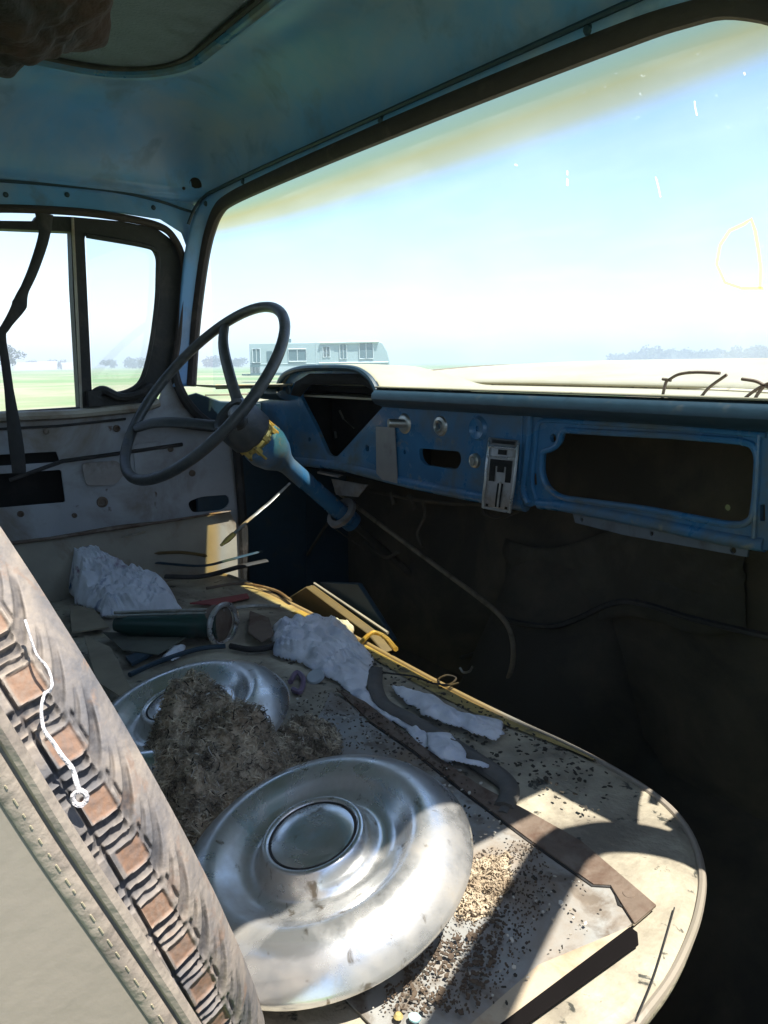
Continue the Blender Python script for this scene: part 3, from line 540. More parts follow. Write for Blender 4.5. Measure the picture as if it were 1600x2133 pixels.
obj('shift_rod', MB().tube(catmull([ony(u, v, .93) for u, v in [(700, 1022), (730, 1045), (800, 1098), (900, 1172), (1000, 1246), (1045, 1285), (1066, 1325), (1068, 1380), (1050, 1440)]], 6), .0048, 8), mat('brown_dusty_rod', (.20, .16, .11), .6, .2, (.1, .08, .05), 30, (.5, .7), .2, 90), truck)
# gear lever / handbrake blade
mb = MB(); pts = [onx(*p, -.56) for p in [(604, 1006), (560, 1048), (510, 1090), (486, 1113)]]; mb.tube(pts, [.004, .0055, .006, .006], 8, flat=.5); lev = obj('handbrake_lever', mb, STEEL, truck)
mb = MB(); mb.tube([onx(*p, -.56) for p in [(488, 1111), (474, 1124), (460, 1136)]], [.008, .009, .004], 8, flat=.6); obj('lever_grip', mb, YELLOWMETAL, lev)  # lever tip; its yellow is sunlight put into the colour
# ---- steering wheel and column
WC = Vector((-.441, .567, 1.375)); WN = Vector((.033, -.75, .661)).normalized(); WR = .201
e1 = Vector((0, 0, 1)).cross(WN).normalized(); e2 = WN.cross(e1)
wheel = obj('steering_wheel', MB().tube([WC+(e1*math.cos(2*PI*i/72)+e2*math.sin(2*PI*i/72))*WR for i in range(72)], .0098, 12, closed=True, up=None), WHEELM, truck)
hub = WC-WN*.085
for tgt in (Vector((-.539, .656, 1.481)), Vector((-.612, .49, 1.297)), WC+((WC-Vector((-.539, .656, 1.481))).normalized()+(WC-Vector((-.612, .49, 1.297))).normalized())*.201):
    d = (tgt-WC).normalized(); rim = WC+d*WR
    mb = MB(); pth = catmull([rim, WC+d*.145-WN*.012, WC+d*.09-WN*.045, WC+d*.035-WN*.088], 6); mb.tube(pth, [.010, .011]+[.0125]*15+[.015, .016], 10, flat=.6, up=WN); obj('spoke', mb, WHEELM, wheel)
mb = MB(); mb.lathe([(.0, -.012), (.026, -.012), (.030, .004), (.036, .008), (.042, .0), (.046, -.02), (.046, -.055), (.040, -.062)], WC-WN*.075, WN, 36); obj('hub', mb, WHEELM, wheel)
mb = MB()
for k in range(9):
    a = 2*PI*k/9; d = e1*math.cos(a)+e2*math.sin(a); mb.tube([WC-WN*.135+d*.036, WC-WN*(.150+.01*(k % 3))+d*.038], .007, 6)
mb.lathe([(.038, 0), (.040, -.006), (.026, -.03)], WC-WN*.137, WN, 24); obj('sunlit_hub_parts', mb, YELLOWMETAL, wheel)  # parts at the column top, sun glints put into their yellow colour
col = obj('steering_column', MB().lathe([(.020, -.145), (.038, -.152), (.043, -.156), (.044, -.175), (.036, -.200), (.022, -.222), (.0185, -.235), (.0185, -.43), (.022, -.43), (.022, -.445), (.012, -.447)], WC, WN, 32), BLUED, truck)
obj('column_shaft', MB().tube([WC-WN*.44, WC-WN*.80], .009, 10), FLOORM, truck)
mb = MB(); mb.lathe([(.024, -.40), (.036, -.402), (.037, -.41), (.024, -.415)], WC, WN, 32); obj('column_collar', mb, PLATE, col)
# ---- seat cushion
ZS = .97
front = [(480, 1197), (640, 1270), (900, 1410), (1060, 1490), (1180, 1545), (1270, 1592), (1350, 1640), (1410, 1690), (1450, 1750), (1468, 1820), (1462, 1890), (1440, 1960), (1400, 2040), (1330, 2133)]
SF = [onz(*p, ZS) for p in front]; SF = [Vector((-.64, .62, ZS))]+SF+[Vector((.625, .30, ZS)), Vector((.60, .20, ZS)), Vector((.60, -.05, ZS)), Vector((-.66, -.05, ZS)), Vector((-.66, .55, ZS))]
SFc = []
for q in (catmull(SF[:-5], 4)+SF[-5:]): SFc.append(q)
ctr = Vector((0, .3, ZS))
def inset(P, d):
    out = []; k = len(P)
    for i in range(k):
        t = (P[(i+1) % k]-P[i-1]).normalized(); n = Vector((t.y, -t.x, 0)); 
        if (ctr-P[i]).dot(n) < 0: n = -n
        out.append(P[i]+n*d)
    return out
mb = MB(); rows = []
for d, z in ((.065, -.20), (.055, -.15), (.012, -.035), (.001, -.014), (.001, -.008), (.006, -.002), (.016, .0)):
    rows.append([p+Vector((0, 0, z)) for p in inset(SFc, d)])
mb.grid(rows, closed=True)
cushion = obj('seat_cushion', mb, [VINYL], truck)
# top: fine undulating grid clipped to outline
TOP = [(p.x, p.y) for p in inset(SFc, .0155)]
def snap(x, y, P):
    if inpoly(x, y, P): return x, y, edist(x, y, P)
    best = (9, x, y)
    for i in range(len(P)):
        ax, ay = P[i-1][0], P[i-1][1]; bx, by = P[i][0], P[i][1]; dx, dy = bx-ax, by-ay
        t = max(0, min(1, ((x-ax)*dx+(y-ay)*dy)/(dx*dx+dy*dy+1e-12))); qx, qy = ax+dx*t, ay+dy*t; d = math.hypot(x-qx, y-qy)
        if d < best[0]: best = (d, qx, qy)
    return best[1], best[2], 0
def cloth_top(poly, z0, step, fz, edge_drop=None):
    xs = [p[0] for p in poly]; ys = [p[1] for p in poly]; nx = int((max(xs)-min(xs))/step)+2; ny = int((max(ys)-min(ys))/step)+2
    bm = bmesh.new(); 
    vs = {}
    for i in range(nx+1):
        for j in range(ny+1):
            x, y = min(xs)+i*step, min(ys)+j*step
            vs[i, j] = (x, y)
    used = {}; mb = MB(); fs = []
    for i in range(nx):
        for j in range(ny):
            x, y = vs[i, j]; 
            if inpoly(x+step/2, y+step/2, poly):
                ids = []
                for a, b in ((i, j), (i+1, j), (i+1, j+1), (i, j+1)):
                    if (a, b) not in used:
                        used[a, b] = len(mb.v); X_, Y_ = vs[a, b]; X_, Y_, d_ = snap(X_, Y_, poly); mb.v.append(fz(X_, Y_, d_))
                    ids.append(used[a, b])
                mb.f.append(tuple(ids)); mb.m.append(0)
    bm.free(); return mb
def seat_z(x, y, d=1):
    return ZS+.004*noise.noise(Vector((x*5, y*5, 0)))*min(1, d/.05)+.0016*noise.noise(Vector((x*30, y*30, 4)))*min(1, d/.02)
mb = MB(); rows = []; K = len(TOP); c2 = Vector((.05, .32, ZS))
for t in range(40):
    s = 1-t/40*.985; r = []
    for p in TOP:
        x, y = c2.x+(p[0]-c2.x)*s, c2.y+(p[1]-c2.y)*s; r.append(Vector((x, y, seat_z(x, y, (1-s)*.5))))
    rows.append(r)
mb.grid(rows, closed=True); mb.add([rows[-1][i] for i in range(K)], [tuple(range(K))]); obj('cushion_top', mb, VINYL, cushion)
mb = MB(); PIP = [p+Vector((0, 0, -.002)) for p in inset(SFc, .002)][:-4]; mb.tube(PIP, .0036, 8); obj('piping', mb, PANELV, cushion)
mb = MB(); YB = [(p.x, p.y) for p in SFc if p.y > .60 and -.34 < p.x < .40]
mb.grid([[Vector((x, y-.003, ZS-.004)) for x, y in YB], [Vector((x, y-.008-.006*min(1, (.40-x)/.2), ZS+.0026)) for x, y in YB], [Vector((x, y-.010-.024*min(1, (.40-x)/.2)+.003*noise.noise(Vector((x*20, 0, 0))), ZS+.0026)) for x, y in YB]]); obj('yellow_sunlit_edge', mb, VINYLY, cushion)  # yellowish vinyl strip; its colour also carries the sunlit band there
mb = MB(); mb.tube(catmull([onz(*p, ZS+.003) for p in [(1405, 1890), (1385, 1960), (1360, 2040), (1325, 2125)]], 6), .0006, 6); obj('seat_stitch_line', mb, RUBBER, cushion)
mb = MB(); mb.box((0, .30, .64), (1.15, .55, .22)); obj('seat_base', mb, NAVY, truck)
# ---- seat back: end face towards the doorway
SX = .705
def SXp(u, v): return onx(u, v, SX)
edge = [SXp(-150, 1290), SXp(0, 1530), SXp(130, 1740), SXp(260, 1935), SXp(390, 2133), SXp(520, 2340)]
back = [SXp(-320, 2500), SXp(-600, 1500), SXp(-420, 1200), SXp(-220, 1190)]
panel = obj('seat_back', MB().plate([roundpoly(edge+[SXp(300, 2700)]+back, .02)], (-.022, 0, 0)), PANELV, truck, bevel=.002)
wl = catmull(edge, 8)
mb = MB(); mb.tube([p+Vector((.0005, .001, .0005)) for p in wl], .0022, 8); obj('welt', mb, WELT, panel)
dn = Vector((0, -.93, -.37)); mb = MB(); off = [p+Vector((.0006, -.0042, -.002)) for p in wl]; mb.tube(off, .0028, 8, flat=.35, up=Vector((1, 0, 0))); obj('welt_tape', mb, WELT, panel)
mb = MB(); fine = catmull([p+Vector((.0017, -.0042, -.002)) for p in edge], 60)
for i in range(0, len(fine)-9, 8):
    k = i+random.randint(0, 1); mb.tube(fine[k:k+random.randint(3, 5)], .00024, 5)
obj('stitching', mb, THREAD, panel)
mb = MB(); mb.box((-.02, -.27, 1.12), (1.28, .12, .52), Matrix.Rotation(.3, 3, 'X')); obj('seat_back', mb, VINYL, truck, bevel=.03)
# ---- passenger door ajar (outside the picture; throws the window-frame shadow)
pd = Matrix.Rotation(math.radians(25), 4, 'Z'); HG = Vector((.72, .68, 0))
def PD(y, z): return HG+(pd@Vector((0, y, 0))).to_3d()+Vector((0, 0, z)) if False else HG+Vector((-y*math.sin(math.radians(25))*1, y*math.cos(math.radians(25)), z))
fr = catmull([PD(-.03, 1.33), PD(-.035, 1.5), PD(-.06, 1.62), PD(-.10, 1.685), PD(-.17, 1.705), PD(-.5, 1.71), PD(-.80, 1.70), PD(-.93, 1.66), PD(-.97, 1.5), PD(-.98, 1.33)], 6)
pdoor = obj('passenger_door', MB().plate([[PD(0, .55), PD(0, 1.33), PD(-1.0, 1.33), PD(-1.0, .55)]], (.03, .015, 0)), DOORM, truck, bevel=.004)
obj('window_frame', MB().tube(fr, .024, 8), RUBBER, pdoor)
# ---- lower cab body (outside skin under the doors) and wheels
mb = MB(); mb.box((-.03, -.1, .50), (1.5, 1.5, .06)); obj('cab_sill', mb, CREAM, truck, bevel=.01)
for sx in (-1, 1):
    mb = MB(); mb.lathe([(.20, -.09), (.34, -.09), (.37, -.06), (.37, .06), (.34, .09), (.20, .09)], (-.03+sx*.80, 1.95, .37), (1, 0, 0), 32); mb.lathe([(0, .03), (.12, .05), (.2, .02), (.21, -.05)], (-.03+sx*.80, 1.95, .37), (sx, 0, 0), 32); obj('wheel', mb, RUBBER, truck)
# ================================================================== THINGS ON THE SEAT
# ---- spare tyre
TC = Vector((.3566, .0636, 1.2277)); ta, tt = -.1192, .3355; TN = Vector((math.sin(ta)*math.cos(tt), math.cos(ta)*math.cos(tt), math.sin(tt))).normalized()
t1 = Vector((0, 0, 1)).cross(TN).normalized(); t2 = TN.cross(t1); TR = .3033
tyre = thing('spare_tyre', TC-t2*TR, 'dusty worn tyre with mud packed tread leaning upright against the seat back', 'tyre')
W_, NP = .15, 80
WDS = [.036*j/96 for j in range(97)]+[.036+(W_-.036)*j/16 for j in range(1, 17)]; NW = len(WDS)-1
PHI = []; a = 0
while a < 360: PHI.append(math.radians(a)); a += .11 if 142 < a < 206 else 1.0
NA = len(PHI)
def sst(x, a, b): x = max(0, min(1, (x-a)/(b-a))); return x*x*(3-2*x)
def tread(phi, wd):
    """radius change, mud and groove amounts at angle phi and distance wd from the front shoulder"""
    sh = min(wd, W_-wd); ph = phi/(2*PI)*NP; r = -.009*max(0, 1-sh/.013)**2
    k = max(0, (.0185-sh)/.0115); q = ph+.80*k**1.8+.05*noise.noise(Vector((ph*.5, sh*50, 2)))
    f = q % 1; mud = grv = 0
    vb = .0018*noise.noise(Vector((int(q)*3.7, 1, 1))); blk = sst(sh, .0160+vb, .0175+vb)*(1-sst(sh, .0250+vb, .0265+vb))*sst(f, .24, .31)*(1-sst(f, .66, .73))*(.85+.3*noise.noise(Vector((ph*.5, 7, 7))))
    blk = max(0, min(1, blk*(1.6 if math.sin(int(q)*12.9)*43 % 1 > .12 else .2)))
    def line(c, w): d = abs((f-c+.5) % 1-.5); return 1-sst(d, w*.5, w)
    fade = sst(sh, .0052, .0095)*(1-.0)
    dep = .75+.5*noise.noise(Vector((ph*1.1, sh*60, 5))); inn = sst(sh, .0150, .0180); g = max(max(line(.81, .10), line(1.0, .10)*.95, line(.16, .07)*.7)*inn, line(.92, .20)*(1-inn))*fade*max(0, min(1, dep+.35*inn))
    g = max(g, line(.42, .09)*.45*sst(sh, .0085, .0115)*(1-sst(sh, .0150, .0165)))
    lng = 1-sst(abs(sh-.0275), .0004, .0009); g = max(g, lng)
    g2 = (1-sst(abs(sh-.0145), .0003, .0009))*.5*sst(f, .2, .3)*(1-sst(f, .7, .8)); g = max(g, g2)
    r -= .0028*g+.0011*blk*(1-g)
    return r+.00015*noise.noise(Vector((phi*120, wd*400, 0)))+.0006*noise.noise(Vector((phi*14, wd*90, 3))), blk*(1-g), g
mb = MB(); rows = []; att = []
for phi in PHI+[0]:
    d = t1*math.cos(phi)+t2*math.sin(phi); r = []
    for wd in WDS:
        h, m_, g_ = tread(phi, wd); r.append(TC+TN*(-wd)+d*(TR+h-.004*((wd-W_/2)/(W_/2))**2)); att.append((m_, g_))
    rows.append(r)
mb.grid(rows)
TREADM = mat('dusty_tread_rubber', (.13, .125, .13), .75, 0, (.31, .26, .215), 34, (.38, .62), .15, 320, d2=(.24, .17, .13), d2scale=70, d2thr=(.58, .68))
nt = TREADM.node_tree; pb_ = nt.nodes['Principled BSDF']; src = pb_.inputs['Base Color'].links[0].from_socket
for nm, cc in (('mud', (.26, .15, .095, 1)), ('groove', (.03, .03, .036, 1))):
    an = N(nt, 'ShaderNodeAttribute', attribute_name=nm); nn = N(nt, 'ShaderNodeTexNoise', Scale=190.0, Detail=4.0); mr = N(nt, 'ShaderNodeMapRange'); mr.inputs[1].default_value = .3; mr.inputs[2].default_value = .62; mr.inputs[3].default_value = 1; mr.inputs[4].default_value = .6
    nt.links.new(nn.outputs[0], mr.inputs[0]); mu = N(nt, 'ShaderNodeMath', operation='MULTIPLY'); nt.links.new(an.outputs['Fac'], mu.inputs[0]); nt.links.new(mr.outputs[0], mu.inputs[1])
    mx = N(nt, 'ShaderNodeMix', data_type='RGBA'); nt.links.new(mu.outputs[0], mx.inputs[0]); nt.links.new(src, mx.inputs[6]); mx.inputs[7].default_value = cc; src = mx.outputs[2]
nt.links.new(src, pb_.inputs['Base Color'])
to = obj('tread', mb, TREADM, tyre, autos=80)
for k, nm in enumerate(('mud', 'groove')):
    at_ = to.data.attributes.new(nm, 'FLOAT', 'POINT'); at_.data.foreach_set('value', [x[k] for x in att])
sw = mb = MB(); e0 = TR-.009-.004
mb.lathe([(e0, 0), (e0-.006, .0005), (e0-.035, .002), (e0-.055, .002), (e0-.085, .004), (e0-.10, -.012), (e0-.105, -.03), (e0-.105, -W_+.03), (e0-.09, -W_-.005), (e0-.035, -W_-.014), (e0, -W_)], TC, TN, 120)
for q in (.02, .026, .034): pass
mb.tube([TC+TN*.001+(t1*math.cos(a)+t2*math.sin(a))*(e0-.022) for a in [2*PI*k/120 for k in range(120)]], .0022, 6, closed=True); obj('sidewall', mb, TYRE, tyre)
def on_tyre(u, v, lift=0):
    r = ray(u, v).normalized(); best = None; t = .15
    while t < 1.5:
        p = CAM+r*t; q = p-TC; h = q.dot(TN); rad = (q-TN*h).length
        if rad < TR+.002+lift and -W_ < h < .0: return p
        t += .001
    return CAM+r*.45
# ---- twine on the tyre
tw = [(52, 1290), (75, 1360), (95, 1385), (105, 1405), (108, 1430), (92, 1448), (86, 1480), (92, 1520), (110, 1545), (130, 1575), (150, 1600), (158, 1625), (165, 1650)]
mb = MB(); P = catmull([on_tyre(u, v, .002) for u, v in tw], 5); n = len(P); mb.tube(P, [.0004+.0006*(i/n)**2 for i in range(n)], 7); mb.tube([p+Vector((.0006*math.sin(i*1.3), 0, .0006*math.cos(i*1.3))) for i, p in enumerate(P[n//3:])], .0004, 6)
E2 = P[-1]; mb.tube([E2+Vector((.0008*math.cos(a), .0020*math.cos(a), -.002+.0026*math.sin(a))) for a in [2*PI*k/10 for k in range(10)]], .0009, 6, closed=True)
tag(obj('twine', mb, TWINE), 'knotted length of white twine hanging down over the muddy tyre tread', 'twine')
# ---- hubcaps
def hubcap(name, c, n, R, label):
    t = thing(name, c, label, 'hubcap', 'loose hubcaps lying on the seat'); n = Vector(n).normalized(); s = R/.135
    prof = [(0, .0215), (.020, .0220), (.034, .0212), (.0370, .0192), (.0388, .0186), (.0408, .0212), (.0435, .0215), (.0460, .0195), (.0505, .010), (.0545, .003), (.059, .0008), (.066, .0012), (.073, .0045), (.080, .0100), (.087, .0150), (.093, .0175), (.099, .0176), (.107, .0150), (.116, .0095), (.125, .002), (.1325, -.009), (.1350, -.0135), (.1345, -.015), (.131, -.0145)]
    b = MB().lathe([(r*s, h*s) for r, h in prof], c, n, 96); obj('cap_dish', b, CHROME, t, autos=60)
    g = MB().tube(ring(Vector(c)+n*.0190*s, n, .0382*s, 64), .0011, 6, closed=True); obj('centre_groove', g, RUBBER, t)
    return t
h1n = Vector((.0004, -.269, 1)).normalized()
hubcap('hubcap', Vector((.408, .2890, 1.0171))+h1n*.010, h1n, .1265, 'large domed chrome hubcap half in sunlight at the front of the seat, dulled and dusty')
h2n = Vector((-.012, -.243, 1)).normalized()
hubcap('hubcap', Vector((.078, .302, 1.008))+h2n*.008, h2n, .127, 'chrome hubcap lying in shade behind the other, half buried under brown nest fluff')
# ---- nest fluff
def mound(poly, hgt, seed, zoff=0, ew=.045):
    def fz(x, y, d):
        e = min(1, d/ew); h = hgt(x, y)*e**.7*(0.75+.5*noise.noise(Vector((x*14, y*14, seed))))+.014*e*noise.fractal(Vector((x*55, y*55, seed)), .8, 2, 5)
        return Vector((x+.003*noise.noise(Vector((x*90, y*90, 1))), y+.003*noise.noise(Vector((x*90, y*90, 5))), ZS+.001+zoff+max(-.002, h)))
    return cloth_top(poly, 0, .0032, fz), fz
def bump(cx, cy, r, h): return lambda x, y: h*math.exp(-((x-cx)**2+(y-cy)**2)/r**2)
nest = thing('nest_fluff', (.18, .30, ZS), 'matted heap of brown mouse nest fluff between the two hubcaps', 'nest')
np_ = [onz(*p, ZS) for p in [(270, 1590), (300, 1520), (400, 1520), (500, 1560), (570, 1560), (640, 1500), (710, 1530), (715, 1600), (640, 1660), (540, 1720), (450, 1790), (400, 1830), (330, 1760)]]; 
pa = onz(425, 1530, ZS+.05); pb = onz(620, 1570, ZS); pc = onz(400, 1640, ZS+.04)
hf = lambda x, y: .022+bump(pa.x, pa.y, .07, .070)(x, y)+bump(pb.x, pb.y, .08, .022)(x, y)+bump(pc.x, pc.y, .11, .056)(x, y)
mb, fz1 = mound([(p.x, p.y) for p in roundpoly(np_, .04, 5)], hf, 1); obj('fluff', mb, NEST, nest)
def fibres(poly, fz, n, size, seed, lift=.004):
    rnd = random.Random(seed); mb = MB(); xs = [p[0] for p in poly]; ys = [p[1] for p in poly]; c = 0
    while c < n:
        x, y = rnd.uniform(min(xs), max(xs)), rnd.uniform(min(ys), max(ys))
        if not inpoly(x, y, poly): continue
        c += 1; p = fz(x, y, edist(x, y, poly))+Vector((0, 0, rnd.uniform(0, lift))); L_ = rnd.uniform(.4, 1.5)*size; a = rnd.uniform(0, 2*PI)
        d = Vector((math.cos(a), math.sin(a), rnd.uniform(-.5, .9))).normalized()*L_; b2 = Vector((rnd.uniform(-1, 1), rnd.uniform(-1, 1), rnd.uniform(-.5, 1)))*L_*.35; wv = d.cross(Vector((rnd.uniform(-1, 1), rnd.uniform(-1, 1), 1))).normalized()*rnd.uniform(.0003, .0007)
        vs = []
        for t in (0, .33, .66, 1):
            q = p+d*(t-.5)+b2*(1-(2*t-1)**2); vs += [q-wv, q+wv]
        mb.add(vs, [(0, 1, 3, 2), (2, 3, 5, 4), (4, 5, 7, 6)])
    return mb
NPP = [(p.x, p.y) for p in roundpoly(np_, .04, 5)]
obj('fibre_tangle', fibres(NPP, fz1, 16000, .008, 3, .005), FIBRE, nest)['kind'] = 'stuff'
obj('pale_straws', fibres(NPP, fz1, 600, .009, 13, .004), SCRAP, nest)['kind'] = 'stuff'
obj('dark_straws', fibres(NPP, fz1, 1200, .008, 14, .004), DARKBIT, nest)['kind'] = 'stuff'
n2 = [onz(*p, ZS) for p in [(955, 1830), (1010, 1800), (1060, 1790), (1065, 1850), (1040, 1900), (990, 1935), (950, 1920)]]
heap2 = thing('nest_fluff', (n2[0].x, n2[0].y, ZS), 'small clump of brown fluff on the metal sheet beside the sunlit hubcap rim', 'nest')
mb, fz2 = mound([(p.x, p.y) for p in roundpoly(n2, .03, 5)], lambda x, y: .010, 5, .004, .022); obj('fluff', mb, NEST, heap2)
obj('fibre_tangle', fibres([(p.x, p.y) for p in n2], fz2, 1200, .006, 4, .002), NEST, heap2)['kind'] = 'stuff'
# ---- steel sheet with rusty strip
sh = thing('steel_tray', onz(1100, 1900, ZS+.003), 'flat grey and rusty steel sheet with a long raised edge strip lying under the hubcap', 'metal sheet')
Z1 = ZS+.0045
mb = MB(); mb.plate([[onz(*p, Z1) for p in [(690, 1440), (1365, 1885), (1180, 2030), (1040, 2145), (900, 2260), (640, 2000), (560, 1700)]]], (0, 0, -.0015)); obj('sheet', mb, SHEET, sh)
mb = MB(); mb.plate([[onz(*p, Z1+.003) for p in [(700, 1432), (760, 1460), (890, 1560), (1000, 1635), (1100, 1688), (1210, 1750), (1367, 1884), (1322, 1922), (1290, 1872), (1272, 1842), (1236, 1840), (1100, 1745), (960, 1640), (860, 1560), (770, 1500)]]], (0, 0, -.0022)); obj('raised_strip', mb, RUST, sh, bevel=.0006)
mb = MB(); mb.plate([[onz(*p, Z1+.0016) for p in [(1322, 1925), (1355, 1897), (1060, 2130), (1000, 2170), (960, 2150), (1120, 2010)]]], (0, 0, -.001)); obj('corner_flange', mb, mat('pale_rust_flange', (.42, .35, .25), .7, 0, (.32, .20, .12), 18, (.5, .66), .3, 80), sh)
mb = MB(); mb.lathe([(0, .0028), (.005, .0026), (.0065, .0), (.009, .0)], onz(1310, 1866, Z1+.001), (0, 0, 1), 18); obj('rivet', mb, RUST, sh)
mb = MB(); mb.tube([onz(*p, Z1+.0005) for p in [(770, 1504), (860, 1566), (960, 1646), (1100, 1751), (1234, 1845), (1278, 1848), (1290, 1885), (1312, 1896)]], .0014, 6); obj('strip_edge', mb, RUBBER, sh)
# ---- black rubber bar
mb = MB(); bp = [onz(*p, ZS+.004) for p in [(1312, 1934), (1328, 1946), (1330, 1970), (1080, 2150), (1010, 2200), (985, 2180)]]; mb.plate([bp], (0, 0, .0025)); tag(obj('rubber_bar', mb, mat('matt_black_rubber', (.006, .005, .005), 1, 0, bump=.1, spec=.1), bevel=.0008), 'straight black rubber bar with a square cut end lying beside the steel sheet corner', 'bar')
# ---- bent grey strip
mb = MB(); P = catmull([onz(*p, ZS+.008) for p in [(783, 1395), (782, 1430), (800, 1465), (850, 1495), (930, 1540), (1000, 1585), (1050, 1620), (1062, 1650), (1050, 1680)]], 6); mb.tube(P, .0105, 8, flat=.5, up=Vector((0, 0, 1)))
mb.tube([p+Vector((.006, -.008, -.003)) for p in P[26:]], .006, 8, flat=.8); tag(obj('weather_strip', mb, mat('grey_bent_rubber', (.10, .095, .085), .6, 0, (.16, .14, .12), 30, (.5, .7), .3, 100)), 'bent grey rubber weather strip curling round the end of the white rag', 'rubber strip')
# ---- crumpled white rags
FOLDS = [(math.cos(a), math.sin(a), la, off) for a, la, off in ((.3, .034, .1), (1.2, .027, .4), (2.2, .021, .7), (2.8, .014, .2), (.8, .011, .9), (1.8, .0085, .3))]
def crumple(poly, h, seed, base=.004, sc=22, sharp=1.0, zt=None):
    P2 = [(p.x, p.y) for p in poly]
    def fz(x, y, d):
        q = Vector((x*sc*.5, y*sc*.5, seed)); wx = x+.012*noise.noise(q*1.3+Vector((3, 1, 0))); wy = y+.012*noise.noise(q*1.3+Vector((0, 4, 7))); e = min(1, d/.020); f = 0
        for n_, (ca_, sa_, la, off) in enumerate(FOLDS):
            ph = (wx*ca_+wy*sa_)/la+off+seed*.37*(n_+1); am = max(0, .35+1.1*noise.noise(Vector((x*16, y*16, n_*5+seed)))); f += am*la*(abs((ph % 1)-.5)*2-.5)
        hh = (h(x, y) if callable(h) else h)
        z = ZS+base+e**.7*(hh*.75+f*min(1, hh*45)*.55)
        fo = e*(.4+6*min(hh, .05)); return Vector((x+.016*fo*noise.noise(q*2.2+Vector((9, 0, 0)))+fo*f*.35, y+.016*fo*noise.noise(q*2.2+Vector((0, 9, 0)))-fo*f*.3, max(z, ZS+.002)))
    return cloth_top(P2, 0, .0024, fz)
def jag(pts, z, amp=.006, n=5, seed=0):
    P = [onz(*p, z) for p in pts]; out = []; k = len(P); rnd = random.Random(seed)
    for i in range(k):
        for j in range(n):
            q = P[i].lerp(P[(i+1) % k], j/n); out.append(q+Vector((rnd.uniform(-amp, amp)*.7, rnd.uniform(-amp, amp)*.7, 0)))
    return roundpoly(out, .004, 2)
rA = jag([(150, 1250), (140, 1200), (190, 1190), (240, 1225), (320, 1230), (350, 1240), (378, 1278), (300, 1288), (215, 1290)], ZS, .012, 4, 1)
ca = onz(190, 1225, ZS); cb = onz(320, 1255, ZS)
tag(obj('rag', crumple(rA, lambda x, y: .03+bump(ca.x, ca.y, .11, .085)(x, y)+bump(cb.x, cb.y, .08, .03)(x, y), 1, sc=26), WHITEA, solid=.0008, autos=26), 'crumpled white rag stained blue and pink heaped by the far door', 'rag', 'crumpled white rags')
rB = jag([(566, 1325), (570, 1305), (640, 1295), (735, 1310), (745, 1345), (775, 1375), (778, 1410), (760, 1440), (790, 1478), (880, 1520), (935, 1555), (945, 1600), (905, 1590), (840, 1525), (780, 1485), (700, 1425), (620, 1385), (572, 1370)], ZS, .005, 4, 2)
cb = onz(655, 1345, ZS)
tag(obj('rag', crumple(rB, lambda x, y: .010+bump(cb.x, cb.y, .10, .030)(x, y), 4, sc=24), WHITE, solid=.0008, autos=26), 'large pale blue white rag trailing a long tail across the middle of the seat', 'rag', 'crumpled white rags')
rC = jag([(815, 1440), (850, 1445), (900, 1460), (960, 1495), (1045, 1515), (1050, 1540), (1030, 1558), (960, 1530), (880, 1500), (840, 1470)], ZS, .004, 4, 3)
tag(obj('rag', crumple(rC, .012, 7, sc=30, base=.008), WHITE, solid=.0008, autos=26), 'narrow white rag lying along the front edge beyond the bent rubber strip', 'rag', 'crumpled white rags')
rD = jag([(890, 1545), (935, 1545), (965, 1572), (970, 1600), (1020, 1612), (1018, 1622), (960, 1608), (920, 1602), (892, 1575)], ZS, .003, 3, 4)
tag(obj('rag', crumple(rD, .008, 9, sc=40, base=.012), WHITE, solid=.0008, autos=26), 'small wrinkled white scrap of rag at the end of the long tail', 'rag', 'crumpled white rags')
rE = jag([(335, 1375), (350, 1355), (388, 1348), (385, 1368), (360, 1382)], ZS, .004, 3, 5)
tag(obj('rag', crumple(rE, .014, 11, sc=40), WHITE, solid=.0008, autos=26), 'tiny white paper scrap above the half buried hubcap', 'rag', 'crumpled white rags')
# ---- lamp assembly (green casing with ring lens)
lp = thing('lamp_unit', onz(440, 1310, ZS), 'dark green lamp casing with a chrome ringed round end lying across the seat', 'lamp')
A = onz(240, 1300, ZS+.03); B = onz(455, 1300, ZS+.03); ax = (B-A).normalized()
mb = MB(); mb.tube([A, A.lerp(B, .15), A.lerp(B, .85), B], [.012, .022, .026, .026], 14, flat=.9); obj('casing', mb, GREEN, lp)
mb = MB()
for k in (-1, 0, 1): mb.tube([A+Vector((0, k*.012, .020-abs(k)*.004)), B+Vector((0, k*.012, .026-abs(k)*.004))], .0028, 6)
obj('trim_rail', mb, STEEL, lp)
mb = MB(); mb.tube(ring(B+ax*.008, (ax+Vector((.35, -.35, 0))).normalized(), .033, 40), .0045, 8, closed=True); obj('chrome_ring', mb, CHROME, lp)
mb = MB(); mb.lathe([(0, .004), (.018, .002), (.030, -.004), (.030, -.02)], B+ax*.006, (ax+Vector((.35, -.35, 0))), 32); obj('bulb_cup', mb, RUST, lp)
mb = MB(); mb.plate([[onz(*p, ZS+.012) for p in [(520, 1275), (560, 1290), (570, 1325), (545, 1340), (515, 1320)]]], (0, .001, .004)); tag(obj('mounting_plate', mb, RUST, bevel=.002), 'bent speckled metal plate between the lamp casing and the large rag', 'plate')
